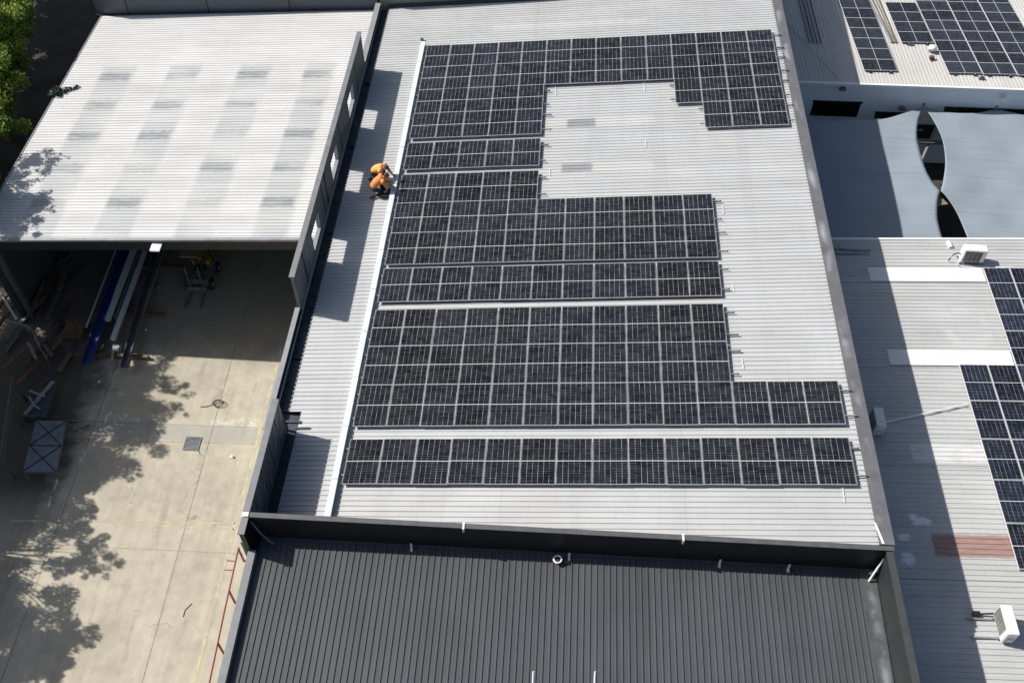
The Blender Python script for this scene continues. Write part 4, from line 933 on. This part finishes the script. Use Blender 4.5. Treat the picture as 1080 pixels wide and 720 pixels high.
# rusty lengths & timbers in the dark
for i, (px, py, qx, qy, mt, lab) in enumerate(((20, 300, 12, 326, M_RUST, 'leftmost rusty length'), (40, 290, 22, 330, M_RUST, 'long rusty length'), (47, 296, 30, 332, M_BROWN, 'brown timber length'), (58, 290, 40, 335, M_RUST, 'rusty bar'), (66, 300, 50, 336, M_DGALV, 'dark grey bar'), (70, 285, 62, 305, M_BROWN, 'short brown timber'),
                                               (60, 360, 28, 395, M_RUST, 'slanted rusty angle bar'), (40, 355, 55, 375, M_DGALV, 'crossing grey angle bar'), (30, 362, 38, 378, M_GALV, 'short pale grey bar'), (75, 372, 62, 392, M_BROWN, 'short timber offcut'))):
    z = -6.5 + .08 * (i % 3); a = plane_at(px, py, z); b = plane_at(qx, qy, z)
    tag(MB().bar(a, b, .14, .12).build('scrap_length', mt, origin=b), lab + ' in the dark scrap area under the shed', 'scrap metal' if mt != M_BROWN else 'timber', 'scrap lengths in the dark yard corner')
for i, (px, py, r_, mt, cat, lab) in enumerate(((17, 316, .08, M_WHITE, 'disc', 'small white disc'), (36, 318, .09, M_WHITE, 'disc', 'wide pale disc right of the small white disc'), (77, 280, .16, M_DGALV, 'ring', 'round grey ring'), (13, 290, .14, M_GALV, 'pot', 'pale dented pot'), (85, 305, .14, M_DGALV, 'pot', 'dark grey pot'),
                                        (6, 276, .15, M_TAN, 'bag', 'pale green bag'), (65, 345, .22, M_DARKMETAL, 'bin', 'dark metal bin'), (105, 403, .06, M_WHITE, 'cup', 'white cup on the shaded concrete'), (168, 303, .12, M_GALV, 'plate', 'flat grey plate left of the forklift'), (154, 348, .05, M_WHITE, 'cup', 'tiny white cup under the shed'))):
    p = G(px, py); mb = MB().tube([Vector((p.x, p.y, zc)), Vector((p.x, p.y, zc + r_ * .9)), Vector((p.x, p.y, zc + r_))], [r_, r_ * .95, r_ * .6], 12)
    tag(mb.build('yard_' + cat, mt, origin=p), lab + ('' if 'conc' in lab or 'fork' in lab or 'shed' in lab else ' lying in the dark scrap corner'), cat)

rs = random.Random(21)
kinds = (('dull channel length', M_OLDP), ('rusty flat length', M_RUST), ('dark square tube', M_DARKMETAL), ('grey angle length', M_DGALV), ('weathered timber batten', M_BROWN))
spots_ = ('deep at the back of', 'in the middle of', 'near the front of', 'at the left side of')
for i in range(20):
    px, py = rs.uniform(0, 84), rs.uniform(270, 398); p = G(px, py, GZ + .12 + .1 * (i % 4)); a_ = RAD(rs.choice((72, 78, 66, 84, 20)) + rs.uniform(-6, 6)); L_ = rs.uniform(1.0, 2.8)
    d_ = Vector((math.cos(a_), math.sin(a_), rs.uniform(-.02, .06))) * L_ / 2; nm, mt = kinds[i % 5]
    tag(MB().bar(p - d_, p + d_, rs.uniform(.08, .2), rs.uniform(.06, .12)).build('scrap_length', mt, origin=p), '%s %s the dark scrap pile under the shed' % (nm, spots_[i // 5]), 'scrap metal' if mt != M_BROWN else 'timber', 'scrap lengths in the dark yard corner')
# forklift
FK = Vector((-10.1, 14.2, GZ)); fk = thing('forklift', 'small yellow forklift with a tan canopy parked in the shed\'s shade', 'forklift', FK)
def fb(nm, mb, mat, par=None):
    mb.v = [v + FK for v in mb.v]
    return mb.build(nm, mat, par or fk)
mb = MB().box(-.45, .55, -.1, 1.5, .25, .75); fb('body', mb, M_DGALV); fb('counterweight', MB().box(-.38, .48, .85, 1.48, .751, 1.05), M_YELLOW)
fb('seat', MB().box(-.15, .3, .35, .75, .75, .9).box(-.15, .3, .72, .82, .9, 1.35), M_SEAT)
mb = MB()
for x in (-.42, .5):
    for y in (-.05, 1.2): fb('guard_post', MB().bar((x, y, .76), (x * .92, y + .1 * (1 if y < 0 else -1), 2.0), .06), M_RUBBER)
fb('canopy', MB().box(-.45, .35, .1, 1.2, 2.0, 2.05), M_TAN); fb('beacon_rail', MB().box(.36, .55, .05, 1.25, 2.0, 2.05), M_YELLOW)
for x in (-.25, .35):
    fb('mast_rail', MB().bar((x, -.25, .1), (x, -.2, 1.7), .05, .10), M_DGALV)
    fb('fork', MB().bar((x, -.3, .12), (x * 1.2, -1.25, .1), .1, .04), M_DGALV)
fb('carriage', MB().box(-.4, .5, -.36, -.3, .2, .5), M_DGALV)
for x in (-.5, .6):
    for y in (.1, 1.2):
        w_ = MB().tube([(x - .09, y, .26), (x + .09, y, .26)], .26, 20); wo = fb('wheel', w_, M_RUBBER)
        fb('rim', MB().tube([(x - .1, y, .26), (x + .1, y, .26)], .13, 16), M_GALV, wo)
# leafy twig on the shed roof edge
def leaves(mb, centre, rad, n, size, rg, squash=.75):
    for _ in range(n):
        while True:
            q = Vector((rg.uniform(-1, 1), rg.uniform(-1, 1), rg.uniform(-1, 1)))
            if q.length < 1: break
        q *= rg.random() ** .12 if rg.random() < .6 else 1
        c = centre + Vector((q.x * rad, q.y * rad, q.z * rad * squash))
        d = Vector((rg.gauss(0, 1), rg.gauss(0, 1), rg.gauss(0, .6))).normalized(); u = Vector((rg.gauss(0, 1), rg.gauss(0, 1), rg.gauss(0, 1))); s_ = d.cross(u).normalized()
        L = size * rg.uniform(.6, 1.3); W_ = L * .34; o = len(mb.v)
        mb.v += [c - d * L / 2, c + s_ * W_, c + d * L / 2, c - s_ * W_]; mb.f.append((o, o + 1, o + 2, o + 3))
def leaf_mat(name, c1, c2):
    t = NT(name); g = t.n('ShaderNodeNewGeometry'); n = t.noise(sc=.8, detail=3)
    f = t.math('ADD', t.math('MULTIPLY', g.outputs['Random Per Island'], .6), t.ramp(n, .3, .7, 0, .4))
    col = t.mix(f, c1, c2); t.fin(col, .5, 0, .4)
    tr = t.n('ShaderNodeBsdfTranslucent'); t.l(col, tr.inputs[0]); mx = t.n('ShaderNodeMixShader'); mx.inputs[0].default_value = .3
    t.l(t.b.outputs[0], mx.inputs[1]); t.l(tr.outputs[0], mx.inputs[2]); t.l(mx.outputs[0], t.t.nodes['Material Output'].inputs[0]); return t.m
M_LEAF = leaf_mat('gum_leaves', (.09, .15, .03), (.33, .42, .05))
M_LEAFD = leaf_mat('dark_leaves', (.01, .03, .02), (.03, .07, .045))
M_BARK = plain('bark', (.16, .12, .09), .9, var=.4)
rg = random.Random(3); base = plane_at(66, 98, -.5 + .06 * 3, .06)
tw = thing('fallen_branch', 'dark green leafy branch lying on the left edge of the white roof', 'branch', base)
mb = MB()
for dx, dy, r_ in ((-.42, -.22, .2), (-.25, .08, .2), (-.2, -.2, .24), (0, 0, .2), (-.05, -.25, .14), (.18, .12, .12), (.36, .2, .1), (.55, .3, .09), (.62, .38, .07), (-.45, .1, .1)): leaves(mb, base + Vector((dx, dy, .12)), r_, int(900 * r_ * r_ + 15), .13, rg)
mb.build('foliage', M_LEAFD, tw); MB().tube([base + Vector((-.6, -.3, .08)), base + Vector((.7, .3, .1))], .02, 6).build('stem', M_BARK, tw)

# ============================================================ TREES (outside and at the left edge)
up = Vector((-SUN.x / -SUN.z, -SUN.y / -SUN.z, 1.0))
def src(px, py, h):      # where a clump at height h must be to shade this bit of yard
    g = G(px, py); return g + up * h
def src_shed(px, py, h):
    g = plane_at(px, py, -.5 + .06 * 3, .06); return g + up * h
cl = []   # clumps: (centre, radius, density)
for px, py, h, r_, dn in ((112, 398, 8.0, .9, 1), (140, 402, 8.0, .8, 1), (160, 396, 8.2, .62, .8), (176, 404, 8.4, .55, .55), (190, 407, 8.6, .4, .4), (197, 417, 8.5, .35, .35), (125, 425, 7.6, .95, 1), (150, 430, 7.8, .85, 1),
                          (172, 430, 8.0, .6, .6), (189, 432, 8.2, .38, .35), (118, 455, 7.4, .85, 1), (142, 458, 7.6, .75, 1), (160, 457, 7.8, .55, .7), (130, 482, 7.3, .55, .5), (116, 486, 7.0, .5, .4), (140, 500, 7.3, .4, .4), (95, 470, 7.0, .7, .6), (100, 440, 7.2, .8, 1), (148, 385, 8.4, .45, .4),
                          (70, 500, 6.6, .9, 1), (50, 520, 6.4, .9, 1), (78, 525, 6.6, .55, .7), (72, 548, 6.6, .6, .9), (60, 568, 6.5, .55, .9), (92, 572, 6.8, .42, .8), (100, 578, 6.9, .42, .7), (116, 586, 7.1, .36, .7), (126, 594, 7.2, .28, .6), (80, 592, 6.7, .5, .6), (66, 598, 6.6, .5, .8), (96, 602, 6.8, .36, .6), (110, 600, 6.9, .3, .5),
                          (60, 625, 6.4, .55, 1), (46, 650, 6.2, .6, 1), (56, 672, 6.2, .6, 1), (76, 672, 6.4, .5, 1), (90, 668, 6.6, .36, .9), (94, 678, 6.6, .3, .7), (30, 690, 6.0, .8, 1), (46, 705, 6.0, .7, 1), (10, 660, 5.8, .8, .9), (12, 715, 5.8, 1.0, 1), (8, 600, 5.9, .7, .8), (6, 560, 6.0, .8, 1), (28, 545, 6.1, .6, .9), (25, 520, 6.2, .9, 1), (55, 705, 6.1, .5, 1),
                          (40, 480, 6.5, 1.0, 1), (10, 490, 6.2, 1.1, 1), (70, 470, 6.7, 1.0, 1), (70, 430, 7.0, 1.1, 1), (40, 440, 6.7, 1.2, 1), (8, 440, 6.5, 1.2, 1), (90, 400, 7.5, 1.0, 1), (60, 390, 7.2, 1.2, 1), (25, 390, 6.8, 1.3, 1), (90, 425, 7.2, 1.0, 1),
                          (20, 545, 6.1, .8, 1), (60, 535, 6.5, .7, 1), (35, 560, 6.2, .6, .8), (85, 560, 6.7, .5, .9), (10, 640, 5.8, .7, .9), (5, 620, 5.8, .7, .9), (20, 675, 5.9, .8, 1), (70, 650, 6.4, .5, .9), (88, 590, 6.8, .5, .9), (60, 690, 6.2, .6, 1), (20, 510, 6.2, .9, 1), (100, 510, 6.9, .45, .5), (88, 540, 6.7, .4, .6), (30, 600, 6.1, .35, .35), (40, 580, 6.2, .4, .5), (35, 625, 6.1, .3, .3)):
    cl.append((src(px, py, h), r_, dn))
rq = random.Random(5)
for k in range(60):      # the dense inner crowns
    gx = rq.uniform(-18.5, -12.3); gy = rq.uniform(-6, 15.5); lim = -12.6 - .25 * max(0, gy - 7) - (1.0 if gy < 3 else 0) 
    if gx > lim + .4: continue
    h = rq.uniform(5.8, 7.6); c = Vector((gx, gy, GZ)) + up * h; cl.append((c, rq.uniform(.9, 1.25), 1.1))
for px, py, h, r_, dn in ((35, 168, 3.6, .5, .5), (50, 160, 3.7, .4, .4), (62, 166, 3.8, .35, .3), (45, 178, 3.5, .45, .5), (8, 215, 2.9, .7, 1), (25, 210, 3.0, .6, .8), (40, 218, 3.1, .5, .7), (15, 235, 2.8, .6, .9), (35, 236, 2.9, .45, .6), (50, 222, 3.2, .3, .4), (3, 200, 2.9, .6, 1), (2, 232, 2.7, .7, 1.2), (18, 245, 2.6, .5, 1), (22, 218, 2.9, .6, 1.2), (38, 210, 3.1, .5, 1), (10, 182, 3.2, .5, .9), (40, 168, 3.6, .5, .8), (48, 182, 3.4, .35, .5), (2, 215, 2.8, .7, 1.2), (52, 212, 3.2, .3, .6), (12, 222, 2.8, .6, 1), (30, 228, 2.9, .5, .9), (45, 205, 3.2, .35, .6), (55, 172, 3.7, .4, .6), (30, 172, 3.5, .5, .7), (20, 180, 3.3, .5, .7), (5, 250, 2.6, .5, .8), (28, 195, 3.2, .45, .5), (15, 190, 3.1, .5, .6)):
    cl.append((src_shed(px, py, h), r_, dn))
trunks = [(-17.6, -4.5), (-18.5, 1.2), (-19.6, 6.2), (-20.5, 10.5), (-20.6, 15.5)]
tree_lab = ['gum tree beyond the left frame, lowest along the yard', 'gum tree beyond the left frame, second up the yard', 'tall gum tree beyond the left frame, level with the steel crate', 'tall gum tree beyond the left frame, level with the steel stack', 'gum tree beyond the left frame shading the shed roof corner']
assign = [[] for _ in trunks]
for c in cl:
    i = min(range(len(trunks)), key=lambda k: (trunks[k][1] - c[0].y) ** 2 + .3 * (trunks[k][0] - c[0].x) ** 2); assign[i].append(c)
def tree(i, xy, clumps, lab, mat, lsize, dens, group='trees along the left boundary'):
    rg = random.Random(100 + i); b = Vector((xy[0], xy[1], GZ)); t = thing('tree', lab, 'tree', b, group)
    tk = MB(); fork = b + Vector((rg.uniform(-.2, .2), rg.uniform(-.2, .2), 3.2))
    tk.tube([b, b + Vector((.05, 0, 1.2)), fork], [.30, .22, .18], 10)
    for (c, r_, dn) in clumps:
        mid = fork.lerp(c, .5) + Vector((rg.uniform(-.2, .2), rg.uniform(-.2, .2), .3)); tk.tube([fork, mid, c], [.035, .02, .006], 6, False)
    tk.build('trunk', M_BARK, t)
    mb = MB()
    for (c, r_, dn) in clumps:
        k = max(3, int(5 * r_ / .5))
        for j in range(k):   # sub-clumps give an uneven outline
            q = Vector((rg.gauss(0, .5), rg.gauss(0, .5), rg.gauss(0, .4))) * r_
            leaves(mb, c + q, r_ * rg.uniform(.35, .6), int(dens * dn * r_ * r_ * rg.uniform(.7, 1.3)), lsize, rg)
        leaves(mb, c, r_ * .85, int(dens * dn * r_ * r_ * 1.5), lsize, rg)
    mb.build('crown', mat, t)
for i, xy in enumerate(trunks): tree(i, xy, assign[i], tree_lab[i], M_LEAF, .105, 520)
# the tree seen at the top left corner and its dark neighbours
vis = []
rg = random.Random(11)
for px, py, z, r_ in ((2, 8, -.6, 1.2), (14, 18, -.9, .9), (-15, 30, -.2, 1.4), (8, 45, -1.0, .9), (2, 62, -1.2, .9), (-14, 75, -.6, 1.2), (6, 84, -1.3, .7), (-4, 104, -1.3, .9), (6, 118, -1.8, .6), (-12, 130, -1.2, 1.1), (4, 135, -2.2, .6), (20, 4, -2.2, .8), (24, 22, -3.0, .6), (28, 5, -3.4, .5), (22, 34, -2.6, .6), (-2, 20, .2, 1.0), (12, 70, -2.0, .7), (30, 12, -4.2, .6)):
    vis.append((plane_at(px, py, z), r_, .9))
tree(20, (-23.2, 24.5), vis, 'bright green leafy tree in the top left corner beside the shed', M_LEAF, .14, 420)
low = []
for k in range(190):
    gx = rg.uniform(-27, -17.0); gy = rg.uniform(14, 42); h = rg.uniform(4.2, 6.5)
    c = Vector((gx, gy, GZ)) + up * h; q = c - CC; sx = 540 + FPX * q.dot(CR) / q.dot(CF)
    if sx > -12: c = c + up * ((sx + 12) / 26.0 + .6)
    low.append((c, rg.uniform(.9, 1.3), 1.0))
tree(21, (-25.5, 29.5), [c for c in low if c[0].y > 22], 'dense tree beyond the corner tree, mostly out of frame', M_LEAF, .20, 150)
tree(22, (-25.5, 17.5), [c for c in low if c[0].y <= 22], 'dense tree out of frame left of the white shed', M_LEAF, .20, 150)

# ============================================================ PEOPLE
M_SKIN = plain('skin', (.42, .22, .15), .55, var=.06)
M_HIVIS = plain('hi_vis_orange', (.85, .27, .08), .7, var=.08)
M_HIVIS2 = plain('hi_vis_yellow', (.88, .40, .11), .7, var=.08)
M_PANTS = plain('navy_trousers', (.03, .03, .04), .8, var=.2)
M_HAT = plain('dark_cap', (.06, .05, .045), .7)
M_BOOT = plain('boots', (.08, .05, .03), .7)
def capsule(mb, p0, p1, r0, r1, n=12):
    p0 = Vector(p0); p1 = Vector(p1); d = (p1 - p0); L = d.length; d.normalize()
    pts = []; rs = []
    for k in range(5): a = math.pi / 2 * (1 - k / 4); pts.append(p0 - d * r0 * math.sin(a)); rs.append(max(.0006, r0 * math.cos(a)))
    for k in range(5): a = math.pi / 2 * (k / 4); pts.append(p1 + d * r1 * math.sin(a)); rs.append(max(.0006, r1 * math.cos(a)))
    a_ = d.cross(Vector((0, 0, 1)) if abs(d.z) < .9 else Vector((1, 0, 0))).normalized(); b_ = d.cross(a_); o = len(mb.v)
    for p, r_ in zip(pts, rs):
        for i in range(n): t = 2 * math.pi * i / n; mb.v.append(p + (a_ * math.cos(t) + b_ * math.sin(t)) * r_)
    m_ = len(pts)
    for k in range(m_ - 1):
        for i in range(n): mb.f.append((o + k * n + i, o + k * n + (i + 1) % n, o + (k + 1) * n + (i + 1) % n, o + (k + 1) * n + i))
    mb.f.append(tuple(o + i for i in range(n))[::-1]); mb.f.append(tuple(o + (m_ - 1) * n + i for i in range(n)))
def fuse(nm, mb, mat, parent, vox, place):
    me = bpy.data.meshes.new(nm); me.from_pydata([tuple(v) for v in mb.v], [], mb.f); me.materials.append(mat)
    o = bpy.data.objects.new(nm, me); COL.objects.link(o)
    r = o.modifiers.new('r', 'REMESH'); r.mode = 'VOXEL'; r.voxel_size = vox; r.use_smooth_shade = True
    s = o.modifiers.new('s', 'SMOOTH'); s.factor = .5; s.iterations = 2
    dg = bpy.context.evaluated_depsgraph_get(); ev = bpy.data.meshes.new_from_object(o.evaluated_get(dg))
    o.modifiers.clear(); o.data = ev; ev.name = nm
    if not ev.materials: ev.materials.append(mat)
    o.parent = parent
    return o
def person(label, loc, rz, shirt, lean, hat, reach):
    """kneeling and bending forward towards local +X"""
    z = 0
    hip = {s: Vector((-.22, s * .10, .40)) for s in (-1, 1)}; pel = Vector((-.24, 0, .45))
    chest = Vector((.10, 0, .72)) + Vector((lean * .08, 0, -lean * .06)); neck = chest + Vector((.16, 0, .05)); head = neck + Vector((.15, 0, .04))
    sh_ = {s: chest + Vector((.08, s * .19, .01)) for s in (-1, 1)}
    elb = {s: sh_[s] + Vector((.10, s * .07, -.27)) for s in (-1, 1)}; wr = {s: elb[s] + Vector((.20, -s * .07 + reach * .1, -.13)) for s in (-1, 1)}
    knee = {1: Vector((.16, .17, .50)), -1: Vector((.10, -.16, .09))}; foot = {1: Vector((.08, .17, .09)), -1: Vector((-.36, -.15, .07))}
    toe = {1: foot[1] + Vector((.16, .02, -.03)), -1: foot[-1] + Vector((-.05, 0, -.03)) + Vector((-.06, 0, 0))}
    t = MB()
    capsule(t, pel, pel.lerp(chest, .5), .13, .125); capsule(t, pel.lerp(chest, .5), chest, .125, .14); capsule(t, sh_[-1], sh_[1], .075, .075)
    capsule(t, chest, neck, .07, .055); capsule(t, neck, head, .052, .055)
    capsule(t, head + Vector((-.02, 0, .03)), head + Vector((.03, 0, .0)), .092, .082); capsule(t, head + Vector((.05, 0, -.05)), head + Vector((.075, 0, -.06)), .05, .035)
    capsule(t, head + Vector((.10, 0, -.005)), head + Vector((.125, 0, -.02)), .014, .012)                      # nose
    for s in (-1, 1):
        capsule(t, head + Vector((0, s * .085, -.01)), head + Vector((-.01, s * .095, .01)), .016, .014)         # ears
        capsule(t, sh_[s], elb[s], .055, .043); capsule(t, elb[s], wr[s], .042, .028)
        capsule(t, hip[s], knee[s], .092, .06); capsule(t, knee[s], foot[s], .058, .042); capsule(t, foot[s], toe[s], .045, .035)
        d = (wr[s] - elb[s]).normalized(); palm = wr[s] + d * .075; capsule(t, wr[s], palm, .030, .036)
        side = d.cross(Vector((0, 0, 1))).normalized(); dn = Vector((0, 0, -1))
        for k, (off, L) in enumerate(((-.030, .062), (-.010, .075), (.010, .070), (.030, .052))):
            a = palm + side * off; b = a + d * L * .6 + dn * .008; c = b + d * L * .35 + dn * .03
            capsule(t, a, b, .0105, .0095, 8); capsule(t, b, c, .0095, .008, 8)
        a = wr[s] + d * .03 - side * s * .028; b = a - side * s * .03 + d * .03; capsule(t, a, b, .012, .011, 8); capsule(t, b, b + d * .03 + dn * .01, .011, .009, 8)
    pn = thing('person', label, 'person', loc)
    pn.rotation_euler = (0, -AS, rz); pn.scale = (.98, 1.08, 1.0)
    fuse('body', t, M_SKIN, pn, .0065, None)
    c = MB(); capsule(c, pel + Vector((.05, 0, .03)), pel.lerp(chest, .5) + Vector((0, 0, .02)), .165, .185); capsule(c, pel.lerp(chest, .5) + Vector((0, 0, .02)), chest, .185, .18); capsule(c, sh_[-1], sh_[1], .098, .098)
    for s in (-1, 1): capsule(c, sh_[s], elb[s], .080, .066); capsule(c, elb[s], elb[s].lerp(wr[s], .8), .062, .048)
    fuse('shirt', c, shirt, pn, .014, None)
    c = MB(); capsule(c, hip[-1], hip[1], .125, .125); capsule(c, pel - Vector((.02, 0, .02)), hip[1], .13, .12)
    for s in (-1, 1): capsule(c, hip[s], knee[s], .112, .08); capsule(c, knee[s], foot[s], .076, .058)
    fuse('trousers', c, M_PANTS, pn, .014, None)
    for s in (-1, 1):
        c = MB(); capsule(c, foot[s], toe[s], .058, .046); capsule(c, foot[s] + Vector((-.03, 0, 0)), foot[s] + Vector((0, 0, .05)), .055, .055); fuse('boot', c, M_BOOT, pn, .010, None)
    c = MB(); capsule(c, head + Vector((-.03, 0, .05)), head + Vector((.015, 0, .055)), .088, .082); 
    if hat: capsule(c, head + Vector((.06, -.03, .055)), head + Vector((.06, .03, .055)), .055, .055)
    fuse('cap' if hat else 'hair', c, M_HAT, pn, .009, None)
    for s in (-1, 1):
        c = MB(); capsule(c, head + Vector((.098, s * .032, .015)), head + Vector((.102, s * .032, .015)), .010, .009, 8); fuse('eye', c, M_RUBBER, pn, .003, None)
    return pn
p = MR(399, 189.5, -.115); person('upper of two crouching workers in orange, bent forward in a yellow-orange shirt', (p.x + .10, p.y - .02, p.z), RAD(-22), M_HIVIS2, .6, False, 0)
p = MR(399, 205, -.115); person('lower of two crouching workers in orange, wearing a dark cap', (p.x + .08, p.y + .10, p.z), RAD(22), M_HIVIS, .2, True, .2)
p = MR(408, 204, -.115); tb = thing('tool_bag', 'open black tool bag on the roof in front of the two workers', 'bag', p)
mb = MB().hexa([(p.x - .2, p.y - .28, p.z), (p.x + .16, p.y - .28, p.z), (p.x + .16, p.y + .3, p.z), (p.x - .2, p.y + .3, p.z), (p.x - .24, p.y - .32, p.z + .15), (p.x + .2, p.y - .32, p.z + .16), (p.x + .2, p.y + .34, p.z + .17), (p.x - .24, p.y + .34, p.z + .15)])
mb.build('body', M_RUBBER, tb)
MB().tube([(p.x - .2, p.y - .2, p.z + .14), (p.x - .1, p.y - .1, p.z + .22), (p.x - .1, p.y + .15, p.z + .22), (p.x - .2, p.y + .25, p.z + .14)], .015, 8).build('handle', M_SEAT, tb)
for k, (dx, dy) in enumerate(((-.05, 0), (.05, .12), (-.08, -.15))):
    q = Vector((p.x + dx, p.y + dy, p.z + .19)); tag(MB().bar(q, q + Vector((.12, .05, .02)), .035, .03).build('hand_tool', M_WHITE, origin=q), '%s pale tool handle on the black tool bag' % ('middle', 'upper', 'lower')[k], 'tool', 'tools on the black bag')
for i, (py, lab) in enumerate(((186.5, 'upper'), (195, 'middle'), (203, 'lower'))):
    a = MR(415, py, -.02); b = MR(424, py - .7, -.06); tag(MB().tube([a + Vector((0, 0, .1)), a.lerp(b, .5) + Vector((0, 0, .13)), b], .012, 6).build('cable', M_DGALV, origin=a), '%s thin cable crossing the white duct beside the workers' % lab, 'cable', 'cables crossing the duct')
